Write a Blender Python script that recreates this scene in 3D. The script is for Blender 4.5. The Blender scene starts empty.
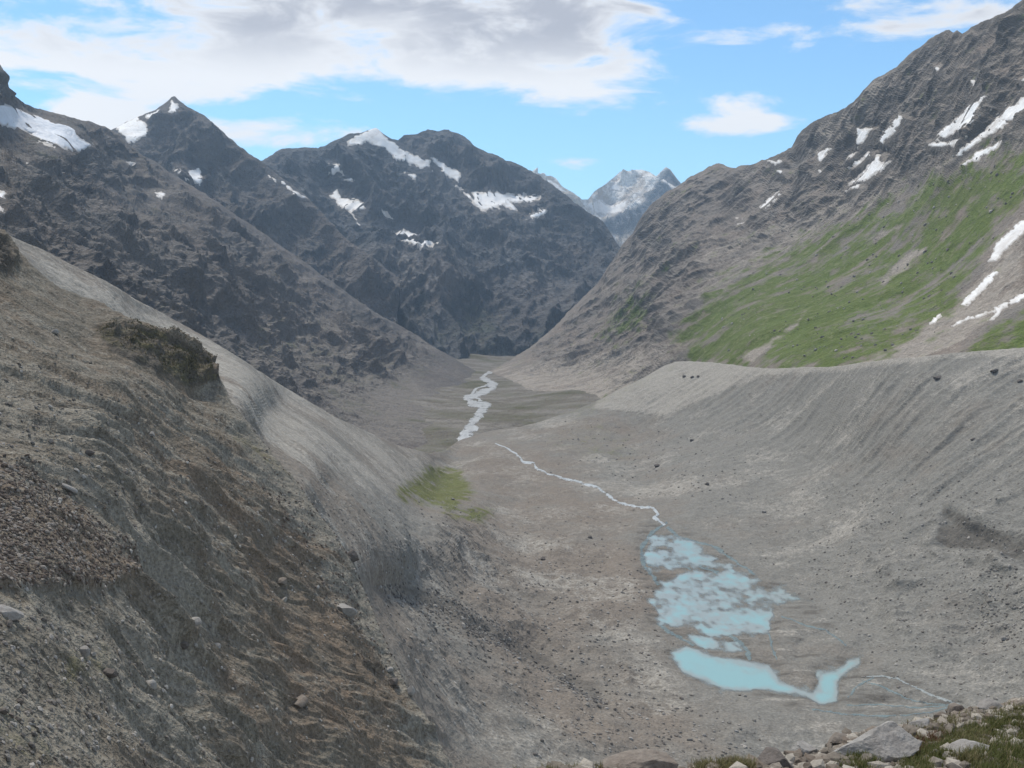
import bpy, math, random
import numpy as np

# ---------------------------------------------------------------- camera, sky, sun, exposure
SC = bpy.context.scene
COL = SC.collection
FPX = 995.0                       # focal length in pixels of a 1024 wide picture
PITCH = math.atan(94.0 / FPX)     # the true horizon lies at row 290

cam_d = bpy.data.cameras.new("camera")
cam_d.sensor_width = 36.0
cam_d.lens = 36.0 * FPX / 1024.0
cam_d.clip_start = 0.1
cam_d.clip_end = 60000.0
cam = bpy.data.objects.new("camera", cam_d)
cam.rotation_euler = (math.pi / 2 - PITCH, 0, 0)
COL.objects.link(cam)
SC.camera = cam

SUN_EL, SUN_AZ = math.radians(58), math.radians(-30)     # azimuth from +Y towards +X
sun_dir = (math.sin(SUN_AZ) * math.cos(SUN_EL), math.cos(SUN_AZ) * math.cos(SUN_EL), math.sin(SUN_EL))
sun_d = bpy.data.lights.new("sun", 'SUN')
sun_d.energy = 2.7
sun_d.angle = math.radians(10)
sun_d.color = (1.0, 0.93, 0.82)
sun = bpy.data.objects.new("sun", sun_d)
from mathutils import Vector
sun.rotation_euler = Vector(sun_dir).to_track_quat('Z', 'Y').to_euler()
sun.location = (0, 0, 900)
COL.objects.link(sun)

vs = SC.view_settings
vs.view_transform = 'Standard'
vs.look = 'None'
vs.exposure = 0.5
vs.gamma = 1.0
vs.use_curve_mapping = False
SC.cycles.use_denoising = True
SC.cycles.max_bounces = 4
SC.cycles.volume_bounces = 0

SKY_STRENGTH = 0.13
CLOUD_WHITE = (5.6, 5.6, 5.65, 1)
CLOUD_GREY = (2.8, 2.85, 3.15, 1)


class NT:
    """small helper to write node trees"""
    def __init__(self, tree):
        self.t = tree
        for n in list(tree.nodes):
            tree.nodes.remove(n)

    def n(self, kind, **kw):
        nd = self.t.nodes.new(kind)
        for k, v in kw.items():
            if k == 'ins':
                for i, val in v.items():
                    if isinstance(val, bpy.types.NodeSocket):
                        self.t.links.new(val, nd.inputs[i])
                    else:
                        nd.inputs[i].default_value = val
            else:
                setattr(nd, k, v)
        return nd

    def math(self, op, a, b=0.0, c=None, clamp=False):
        ins = {0: a, 1: b}
        if c is not None:
            ins[2] = c
        return self.n('ShaderNodeMath', operation=op, use_clamp=clamp, ins=ins).outputs[0]

    def vmath(self, op, a, b=(0, 0, 0)):
        nd = self.n('ShaderNodeVectorMath', operation=op, ins={0: a, 1: b})
        return nd.outputs['Value'] if op in ('LENGTH', 'DOT_PRODUCT') else nd.outputs[0]

    def noise(self, vec, scale, detail=4.0, rough=0.55, dist=0.0, out='Fac'):
        return self.n('ShaderNodeTexNoise', ins={'Vector': vec, 'Scale': scale, 'Detail': detail,
                                                 'Roughness': rough, 'Distortion': dist}).outputs[out]

    def ramp(self, fac, lo, hi, a=0.0, b=1.0, smooth=True):
        return self.n('ShaderNodeMapRange', interpolation_type='SMOOTHSTEP' if smooth else 'LINEAR',
                      ins={0: fac, 1: lo, 2: hi, 3: a, 4: b}).outputs[0]

    def mix(self, fac, a, b, blend='MIX'):
        nd = self.n('ShaderNodeMix', data_type='RGBA', blend_type=blend)
        for i, v in ((0, fac), (6, a), (7, b)):
            if isinstance(v, bpy.types.NodeSocket):
                self.t.links.new(v, nd.inputs[i])
            else:
                nd.inputs[i].default_value = v
        return nd.outputs[2]


def ray_np(px, py):
    """direction of the line of sight through a picture point, scaled to y = 1"""
    xc = (np.asarray(px, float) - 512.0) / FPX
    yc = (384.0 - np.asarray(py, float)) / FPX
    cp, sp = math.cos(PITCH), math.sin(PITCH)
    dy = cp + yc * sp
    dz = -sp + yc * cp
    return np.stack([xc / dy, np.ones_like(dy * xc), dz / dy], -1)


def project(P):
    cp, sp = math.cos(PITCH), math.sin(PITCH)
    f = P[..., 1] * cp - P[..., 2] * sp
    u = P[..., 1] * sp + P[..., 2] * cp
    f = np.maximum(f, 1e-3)
    return 512 + FPX * P[..., 0] / f, 384 - FPX * u / f


world = bpy.data.worlds.new("World")
SC.world = world
world.use_nodes = True
w = NT(world.node_tree)
sky = w.n('ShaderNodeTexSky', sky_type='NISHITA', sun_disc=False)
sky.sun_elevation = SUN_EL
sky.sun_rotation = SUN_AZ
sky.altitude = 2300
sky.air_density = 1.0
sky.dust_density = 1.2
sky.ozone_density = 1.0
geo = w.n('ShaderNodeTexCoord').outputs['Generated']
dirn = w.vmath('NORMALIZE', geo)
# scattered clouds everywhere: a noise on a flat cloud layer, flattened towards the horizon
stretch = w.vmath('MULTIPLY', dirn, (1.0, 1.0, 3.2))
nbig = w.noise(stretch, 2.3, 7.0, 0.56, 0.25)
nfine = w.noise(stretch, 10.5, 7.0, 0.6, 0.35)
ntex = w.math('ADD', w.math('MULTIPLY', nbig, 0.62), w.math('SUBTRACT', w.math('MULTIPLY', nfine, 1.05), 0.335))


def blob(px, py, rx, ry, wgt):
    """one bank of cloud around a direction of the sky; radii in picture points"""
    d = ray_np(px, py)
    d = d / np.linalg.norm(d)
    v = w.vmath('SUBTRACT', dirn, tuple(float(a) for a in d))
    v = w.vmath('MULTIPLY', v, (FPX / rx, FPX / max(rx, ry), FPX / ry))
    return w.ramp(w.vmath('LENGTH', v), 0.15, 1.25, wgt, 0.0)


banks = [(40, 50, 190, 60, .36), (170, 5, 260, 62, .36), (340, 42, 210, 58, .36), (490, 20, 190, 66, .36),
         (580, 74, 105, 36, .32), (195, 84, 90, 20, .28), (280, 133, 95, 22, .34), (105, 124, 95, 22, .38),
         (738, 124, 92, 17, .37), (730, 100, 72, 13, .28), (740, 36, 80, 12, .12), (905, 6, 110, 26, .30),
         (940, 22, 80, 18, .25), (690, 168, 50, 12, .17), (540, 165, 130, 24, .13), (250, -130, 700, 130, .34)]
tot = None
for b in banks:
    o = blob(*b)
    tot = o if tot is None else w.math('ADD', tot, o)
tot = w.math('MINIMUM', tot, 0.40)
# elsewhere in the sky the same broken cover goes on
sep = w.n('ShaderNodeSeparateXYZ', ins={0: dirn})
aside = w.ramp(sep.outputs[1], 0.55, 0.83, 0.27, 0.0)
tot = w.math('ADD', tot, aside)
field = w.math('ADD', ntex, tot)
cover = w.ramp(field, 0.66, 0.90)
thick = w.ramp(field, 0.76, 1.04)
shade_n = w.noise(w.vmath('MULTIPLY', dirn, (1.0, 1.0, 2.2)), 4.2, 5.0, 0.55, 0.2)
# thick parts of the bank are grey underneath (seen higher up), white at their lit rims
high = w.ramp(sep.outputs[2], 0.19, 0.25)
greyf = w.math('MULTIPLY', w.math('MULTIPLY', thick, w.ramp(shade_n, 0.30, 0.55, 0.25, 1.0)), high, clamp=True)
cloudcol = w.mix(greyf, CLOUD_WHITE, CLOUD_GREY)
skycol = w.mix(1.0, sky.outputs[0], (0.68, 0.92, 0.97, 1), 'MULTIPLY')
final = w.mix(w.math('MULTIPLY', cover, 0.96), skycol, cloudcol)
bg = w.n('ShaderNodeBackground', ins={0: final, 1: SKY_STRENGTH})
wo = w.n('ShaderNodeOutputWorld', ins={0: bg.outputs[0]})

# ---------------------------------------------------------------- noise in numpy
_rng = np.random.RandomState(7)
_perm = np.concatenate([_rng.permutation(256)] * 3).astype(np.int32)
_g = _rng.normal(size=(256, 3)).astype(np.float32)
_g /= np.linalg.norm(_g, axis=1, keepdims=True)
_gx, _gy, _gz = (np.ascontiguousarray(_g[:, a]) for a in range(3))


def perlin(p, seed=0):
    p = np.asarray(p, np.float64) + seed * 17.371
    sh = p.shape[:-1]
    p = p.reshape(-1, 3)
    x, y, z = (np.ascontiguousarray(p[:, a]) for a in range(3))
    xi, yi, zi = np.floor(x), np.floor(y), np.floor(z)
    fx, fy, fz = (x - xi).astype(np.float32), (y - yi).astype(np.float32), (z - zi).astype(np.float32)
    xi, yi, zi = (a.astype(np.int32) & 255 for a in (xi, yi, zi))
    u, v, q = (f * f * f * (f * (f * 6 - 15) + 10) for f in (fx, fy, fz))

    def corner(h, ax, ay, az):
        return _gx[h] * ax + _gy[h] * ay + _gz[h] * az
    res = []
    for dx in (0, 1):
        hx = _perm[xi + dx]
        ax = fx - dx
        pl = []
        for dy in (0, 1):
            hy = _perm[hx + yi + dy]
            ay = fy - dy
            a = corner(_perm[hy + zi], ax, ay, fz)
            b = corner(_perm[hy + zi + 1], ax, ay, fz - 1)
            pl.append(a + q * (b - a))
        res.append(pl[0] + v * (pl[1] - pl[0]))
    return ((res[0] + u * (res[1] - res[0])) * 1.5).reshape(sh)


def fbm(p, oct=5, gain=0.5, lac=2.03, seed=0):
    a, s, tot = 1.0, 0.0, 0.0
    p = np.asarray(p, np.float64)
    for k in range(oct):
        s = s + a * perlin(p, seed + k)
        tot += a
        a *= gain
        p = p * lac
    return s / tot


def ridged(p, oct=5, gain=0.55, lac=2.07, seed=0):
    """sharp crests with rounded hollows, 0..1; weighted so that crests carry the finer relief"""
    a, s, tot = 1.0, 0.0, 0.0
    wgt = 1.0
    p = np.asarray(p, np.float64)
    for k in range(oct):
        n = 1.0 - np.abs(perlin(p, seed + k)) * 1.6
        n = np.clip(n, 0, 1) ** 2
        s = s + a * n * wgt
        wgt = np.clip(n * 1.4, 0.25, 1)
        tot += a
        a *= gain
        p = p * lac
    return s / tot


def sstep(x, a, b):
    t = np.clip((x - a) / (b - a), 0, 1)
    return t * t * (3 - 2 * t)


def poly_sd(px, py, poly):
    """signed distance to a closed outline, negative inside"""
    px, py = np.asarray(px, float), np.asarray(py, float)
    P = np.array(poly, float)
    best = np.full(px.shape, 1e18)
    ins = np.zeros(px.shape, bool)
    for a, b in zip(P, np.roll(P, -1, 0)):
        ex, ey = b - a
        t = np.clip(((px - a[0]) * ex + (py - a[1]) * ey) / (ex * ex + ey * ey + 1e-9), 0, 1)
        best = np.minimum(best, (px - a[0] - t * ex) ** 2 + (py - a[1] - t * ey) ** 2)
        c = ((a[1] > py) != (b[1] > py))
        if ey != 0:
            c &= px < (py - a[1]) / ey * ex + a[0]
        ins ^= c
    return np.where(ins, -1, 1) * np.sqrt(best)


def line_d(px, py, line):
    best = np.full(np.shape(px), 1e18)
    L = np.array(line, float)
    for a, b in zip(L[:-1], L[1:]):
        ex, ey = b[:2] - a[:2]
        t = np.clip(((px - a[0]) * ex + (py - a[1]) * ey) / (ex * ex + ey * ey + 1e-9), 0, 1)
        best = np.minimum(best, (px - a[0] - t * ex) ** 2 + (py - a[1] - t * ey) ** 2)
    return np.sqrt(best)


# ---------------------------------------------------------------- mesh helpers
def link(name, me, mat=None, parent=None, label=None, cat=None, group=None, kind=None):
    o = bpy.data.objects.new(name, me)
    COL.objects.link(o)
    if mat is not None and me is not None:
        me.materials.clear()
        me.materials.append(mat)
    if parent is not None:
        o.parent = parent
    for k, v in (('label', label), ('category', cat), ('group', group), ('kind', kind)):
        if v:
            o[k] = v
    return o


def mesh_np(name, V, F, cols=None, smooth=True, normals=None):
    """F: n x 3 or n x 4 index array"""
    V = np.asarray(V, np.float32)
    F = np.asarray(F, np.int32)
    k = F.shape[1]
    me = bpy.data.meshes.new(name)
    me.vertices.add(len(V))
    me.vertices.foreach_set('co', V.ravel())
    me.loops.add(F.size)
    me.loops.foreach_set('vertex_index', F.ravel())
    me.polygons.add(len(F))
    me.polygons.foreach_set('loop_start', np.arange(len(F), dtype=np.int32) * k)
    me.polygons.foreach_set('use_smooth', np.full(len(F), smooth))
    me.update(calc_edges=True)
    if cols:
        for nm, c in cols.items():
            at = me.color_attributes.new(nm, 'FLOAT_COLOR', 'POINT')
            at.data.foreach_set('color', np.ascontiguousarray(c, np.float32).ravel())
    if normals is not None:
        me.normals_split_custom_set_from_vertices(np.asarray(normals, np.float32))
    return me


def grid_faces(nr, nc):
    a = (np.arange(nr - 1)[:, None] * nc + np.arange(nc - 1)[None, :]).ravel()
    return np.stack([a, a + nc, a + nc + 1, a + 1], 1)


def grid_normals(P):
    du = np.gradient(P, axis=1)
    dv = np.gradient(P, axis=0)
    n = np.cross(dv, du)
    n /= np.linalg.norm(n, axis=-1, keepdims=True) + 1e-12
    return n * (-1.0 if np.median(n[..., 2]) < 0 else 1.0)      # one winding for the whole sheet


class TPS:
    def __init__(self, pts, vals, lam=1e-4):
        X = np.array(pts, float) / 400.0
        n = len(X)
        K = self.k(np.linalg.norm(X[:, None] - X[None], axis=-1)) + lam * np.eye(n)
        Pm = np.concatenate([np.ones((n, 1)), X], 1)
        A = np.zeros((n + 3, n + 3))
        A[:n, :n], A[:n, n:], A[n:, :n] = K, Pm, Pm.T
        b = np.zeros(n + 3)
        b[:n] = vals
        self.w = np.linalg.solve(A, b)
        self.X = X

    @staticmethod
    def k(r):
        return np.where(r > 0, r * r * np.log(r + 1e-12), 0)

    def __call__(self, px, py):
        q = np.stack([np.asarray(px, float).ravel(), np.asarray(py, float).ravel()], 1) / 400.0
        out = self.w[-3] + q @ self.w[-2:]
        for i in range(len(self.X)):
            d2 = ((q - self.X[i]) ** 2).sum(1)
            out += self.w[i] * 0.5 * d2 * np.log(d2 + 1e-12)
        return out.reshape(np.shape(px))


class Terrain:
    """A slope of the landscape. Sparse surveyed points (picture column, row, distance ahead in metres;
    or ('z', height)) fix its facets, a crest line bounds it above, and behind the crest it falls away again."""
    def __init__(self, crest, foot, pts, step=1.3, back=400.0, fall=0.6, nback=12, jitter=0.0, jseed=0):
        cx, cy = np.array(crest, float)[:, 0], np.array(crest, float)[:, 1]
        fx, fy = np.array(foot, float)[:, 0], np.array(foot, float)[:, 1]
        self.x0, self.x1 = cx[0], cx[-1]
        nc = int((self.x1 - self.x0) / step) + 1
        self.px = np.linspace(self.x0, self.x1, nc)
        self.yt = np.interp(self.px, cx, cy)
        if jitter:
            q = np.stack([self.px / 22.0, self.px * 0 + jseed, self.px * 0], -1)
            self.yt = self.yt + jitter * fbm(q, 5, 0.62, seed=jseed) * 2.2
        self.yb = np.interp(self.px, fx, fy)
        self.yb = np.maximum(self.yb, self.yt + 4)
        nr = int(np.max(self.yb - self.yt) / step) + 2
        self.nr, self.nc = nr, nc
        t = np.linspace(0, 1, nr)[:, None]
        self.PX = np.repeat(self.px[None], nr, 0)
        self.PY = self.yt[None] + t * (self.yb - self.yt)[None]
        xy, inv = [], []
        for p in pts:
            if p[2] == 'z':
                Y = p[3] / ray_np(p[0], p[1])[2]
            else:
                Y = p[2]
            xy.append(p[:2])
            inv.append(1000.0 / Y)
        tps = TPS(xy, inv)
        iv = np.maximum(tps(self.PX, self.PY), 1000.0 / 14000)
        iv = np.minimum.accumulate(iv[::-1], axis=0)[::-1]            # no overhangs: higher up means farther away
        self.P = ray_np(self.PX, self.PY) * (1000.0 / iv)[..., None]
        self.back, self.fall, self.nback = back, fall, nback

    def crest_fade(self, width=14.0, lo=0.12):
        return lo + (1 - lo) * sstep(self.PY - self.yt[None], 0, width)

    def displace(self, d):
        n = grid_normals(self.P)
        self.P = self.P + n * d[..., None]

    def finish(self):
        """add the far side behind the crest"""
        top = self.P[0]
        h = top[:, :2] / (np.linalg.norm(top[:, :2], axis=1, keepdims=True) + 1e-9)
        rows = []
        for k in range(self.nback, 0, -1):
            wd = self.back * (k / self.nback) ** 1.6
            q = top.copy()
            q[:, :2] += h * wd
            q[:, 2] -= self.fall * wd
            q[:, 2] += fbm(q / (self.back * 0.35), 4, seed=3) * self.back * 0.10 * min(1, k / 4)
            rows.append(q)
        self.full = np.concatenate([np.array(rows), self.P], 0)
        self.N = grid_normals(self.full)
        self.FX, self.FY = project(self.full)

    def sample(self, px, py, arr=None):
        """point on the finished surface for a picture position"""
        px, py = np.asarray(px, float), np.asarray(py, float)
        arr = self.full if arr is None else arr
        i = np.clip((px - self.x0) / (self.x1 - self.x0) * (self.nc - 1), 0, self.nc - 1.001)
        i0 = i.astype(int)
        fi = (i - i0)[..., None]
        yt = np.interp(px, self.px, self.yt)
        yb = np.interp(px, self.px, self.yb)
        j = np.clip((py - yt) / (yb - yt) * (self.nr - 1), 0, self.nr - 1.001)
        j0 = j.astype(int)
        fj = (j - j0)[..., None]
        j0 = j0 + self.nback
        return ((arr[j0, i0] * (1 - fi) + arr[j0, i0 + 1] * fi) * (1 - fj)
                + (arr[j0 + 1, i0] * (1 - fi) + arr[j0 + 1, i0 + 1] * fi) * fj)

    def locate(self, px, py):
        """surface point that is SEEN at a picture position (a few corrections for the relief)"""
        qx, qy = np.array(px, float), np.array(py, float)
        for _ in range(4):
            P = self.sample(qx, qy)
            ax, ay = project(P)
            qx = qx + (px - ax) * 0.8
            qy = qy + (py - ay) * 0.8
        return self.sample(qx, qy), self.sample(qx, qy, self.N)

    def mesh(self, name, cover, smooth=True):
        nr, nc = self.full.shape[:2]
        return mesh_np(name, self.full.reshape(-1, 3), grid_faces(nr, nc),
                       {'cover': cover.reshape(-1, 4)}, smooth)


# ---------------------------------------------------------------- materials
def ground_material(name, rock_a, rock_b, scree, grass, dark, unit, bump=1.0, fine=(0.72, 1.28), rough=0.92,
                    grain=0.9, speck=0.0):
    """unit: the size in metres of the finest grain one can see on that ground.
    cover attribute: R turf, G loose scree, B dark wet or lichened rock, A second rock tint."""
    m = bpy.data.materials.new(name)
    m.use_nodes = True
    t = NT(m.node_tree)
    pos = t.n('ShaderNodeNewGeometry').outputs['Position']
    at = t.n('ShaderNodeAttribute', attribute_name='cover')
    sp = t.n('ShaderNodeSeparateColor', ins={0: at.outputs['Color']})
    alpha = at.outputs['Alpha']
    n1 = t.noise(pos, 1 / (unit * 34), 4, 0.6)
    n2 = t.noise(pos, 1 / (unit * 7), 4, 0.65)
    n3 = t.noise(pos, 1 / (unit * 1.6), 2, 0.7)
    mixab = t.math('ADD', alpha, t.math('MULTIPLY', t.math('SUBTRACT', n1, 0.5), 1.8), clamp=True)
    c = t.mix(mixab, rock_a, rock_b)

    def amount(s, sharp=2.2):
        a = t.math('ADD', s, t.math('MULTIPLY', t.math('SUBTRACT', n2, 0.5), 0.9))
        a = t.math('ADD', a, t.math('MULTIPLY', t.math('SUBTRACT', n3, 0.5), 0.5))
        return t.ramp(a, 0.5 - 0.5 / sharp, 0.5 + 0.5 / sharp)
    c = t.mix(amount(sp.outputs[1]), c, scree)
    c = t.mix(amount(sp.outputs[2]), c, dark)
    turf = t.mix(n1, grass, tuple(a * b for a, b in zip(grass, (0.8, 0.66, 0.7, 1))))
    turf = t.mix(t.ramp(n2, 0.48, 0.8), turf, tuple(0.55 * a + 0.45 * b for a, b in zip(grass, rock_b)))
    c = t.mix(amount(sp.outputs[0], 1.8), c, turf)
    g = t.ramp(n3, 0.25, 0.75, fine[0], fine[1], False)
    g2 = t.ramp(n2, 0.25, 0.75, 0.84, 1.16, False)
    gg = t.math('MULTIPLY', g, g2)
    if speck:
        vor = t.n('ShaderNodeTexVoronoi', ins={'Vector': pos, 'Scale': 1 / (unit * 1.3)})
        sv = t.n('ShaderNodeSeparateColor', ins={0: vor.outputs['Color']})
        gg = t.math('MULTIPLY', gg, t.ramp(sv.outputs[0], 0, 1, 1 - speck, 1 + speck, False))
    cc = t.n('ShaderNodeCombineColor', ins={0: gg, 1: gg, 2: gg}).outputs[0]
    c = t.mix(1.0, c, cc, 'MULTIPLY')
    b1 = t.n('ShaderNodeBump', ins={'Strength': grain, 'Distance': unit * 0.9 * bump, 'Height': n3})
    b2 = t.n('ShaderNodeBump', ins={'Strength': 0.9, 'Distance': unit * 3.6 * bump, 'Height': n2,
                                    'Normal': b1.outputs[0]})
    bs = t.n('ShaderNodeBsdfPrincipled', ins={'Base Color': c, 'Roughness': rough, 'Normal': b2.outputs[0],
                                              'Specular IOR Level': 0.15})
    t.n('ShaderNodeOutputMaterial', ins={0: bs.outputs[0]})
    return m


def stone_material(name, cols, unit, speck=0.25, rough=0.85):
    m = bpy.data.materials.new(name)
    m.use_nodes = True
    t = NT(m.node_tree)
    pos = t.n('ShaderNodeNewGeometry').outputs['Position']
    rnd = t.n('ShaderNodeNewGeometry').outputs['Random Per Island']
    n1 = t.noise(pos, 1 / (unit * 6), 5, 0.6, 0.3)
    n2 = t.noise(pos, 1 / unit, 5, 0.7)
    c = t.mix(t.ramp(n1, 0.35, 0.65), cols[0], cols[1])
    if len(cols) > 2:
        c = t.mix(t.ramp(rnd, 0.55, 0.85), c, cols[2])
    v = t.math('MULTIPLY', t.ramp(rnd, 0, 1, 0.7, 1.3, False), t.ramp(n2, 0.3, 0.7, 1 - speck, 1 + speck, False))
    cc = t.n('ShaderNodeCombineColor', ins={0: v, 1: v, 2: v}).outputs[0]
    c = t.mix(1.0, c, cc, 'MULTIPLY')
    b = t.n('ShaderNodeBump', ins={'Strength': 0.7, 'Distance': unit * 0.6, 'Height': n2})
    bs = t.n('ShaderNodeBsdfPrincipled', ins={'Base Color': c, 'Roughness': rough, 'Normal': b.outputs[0],
                                              'Specular IOR Level': 0.2})
    t.n('ShaderNodeOutputMaterial', ins={0: bs.outputs[0]})
    return m


def snow_material(name, tint, dirt, unit, edge=(.40, .37, .34, 1)):
    m = bpy.data.materials.new(name)
    m.use_nodes = True
    t = NT(m.node_tree)
    pos = t.n('ShaderNodeNewGeometry').outputs['Position']
    n1 = t.noise(pos, 1 / (unit * 12), 5, 0.6, 0.5)
    n2 = t.noise(pos, 1 / (unit * 2.5), 4, 0.65)
    c = t.mix(t.ramp(n1, 0.45, 0.75), tint, dirt)
    c = t.mix(t.ramp(n2, 0.56, 0.75, 0, 0.5), c, dirt)
    at = t.n('ShaderNodeAttribute', attribute_name='depth').outputs['Fac']
    e = t.math('ADD', at, t.math('MULTIPLY', t.math('SUBTRACT', n2, .5), 1.2))
    c = t.mix(t.ramp(e, .0, .75), edge, c)
    b = t.n('ShaderNodeBump', ins={'Strength': 0.5, 'Distance': unit * 1.5, 'Height': n2})
    bs = t.n('ShaderNodeBsdfPrincipled', ins={'Base Color': c, 'Roughness': 0.7, 'Normal': b.outputs[0]})
    t.n('ShaderNodeOutputMaterial', ins={0: bs.outputs[0]})
    return m


def water_material(name, deep, shallow, unit, rough=0.25, foam=0.5, broken=0.5, full=1.0):
    m = bpy.data.materials.new(name)
    m.use_nodes = True
    t = NT(m.node_tree)
    pos = t.n('ShaderNodeNewGeometry').outputs['Position']
    at = t.n('ShaderNodeAttribute', attribute_name='depth').outputs['Fac']
    n1 = t.noise(pos, 1 / (unit * 9), 4, 0.6)
    n2 = t.noise(pos, 1 / (unit * 1.5), 4, 0.7)
    c = t.mix(t.ramp(n1, 0.35, 0.65), deep, shallow)
    f = t.math('MULTIPLY', t.ramp(n2, 0.4, 0.6), foam)
    c = t.mix(f, c, (0.74, 0.76, 0.77, 1))
    b = t.n('ShaderNodeBump', ins={'Strength': .7, 'Distance': unit * 0.12, 'Height': n2})
    bs = t.n('ShaderNodeBsdfPrincipled', ins={'Base Color': c, 'Roughness': t.ramp(f, 0, 1, rough, 0.7), 'Normal': b.outputs[0], 'IOR': 1.33})
    cl = t.n('ShaderNodeBsdfTransparent')
    a = t.math('ADD', at, t.math('MULTIPLY', t.math('SUBTRACT', t.math('ADD', n1, n2), 1.0), broken * 2.4))
    mx = t.n('ShaderNodeMixShader', ins={0: t.ramp(a, .12, .62, 0.0, full), 1: cl.outputs[0], 2: bs.outputs[0]})
    t.n('ShaderNodeOutputMaterial', ins={0: mx.outputs[0]})
    return m


def cover_of(T, R=0, G=0, B=0, A=0.5):
    sh = T.full.shape[:2]
    return np.stack([np.broadcast_to(np.clip(x, -0.6, 1.4), sh) for x in (R, G, B, A)], -1)


def soft(px, py, poly, width=10.0):
    return sstep(-poly_sd(px, py, poly), -width, width)


def k1(*p):
    return [(u * .34375, 40 + v * .34375) for u, v in p]


def k2(*p):
    return [(250 + u * .443, 90 + v * .443) for u, v in p]


def k3(*p):
    return [(640 + u * .375, v * .375) for u, v in p]


def k4(*p):
    return [(640 + u * .375, 200 + v * .375) for u, v in p]


def spot(x, y, a, b, lean=0.0):
    """small lozenge"""
    return [(x - a, y + lean), (x - a * .2, y - b), (x + a, y - lean), (x + a * .3, y + b)]


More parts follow.
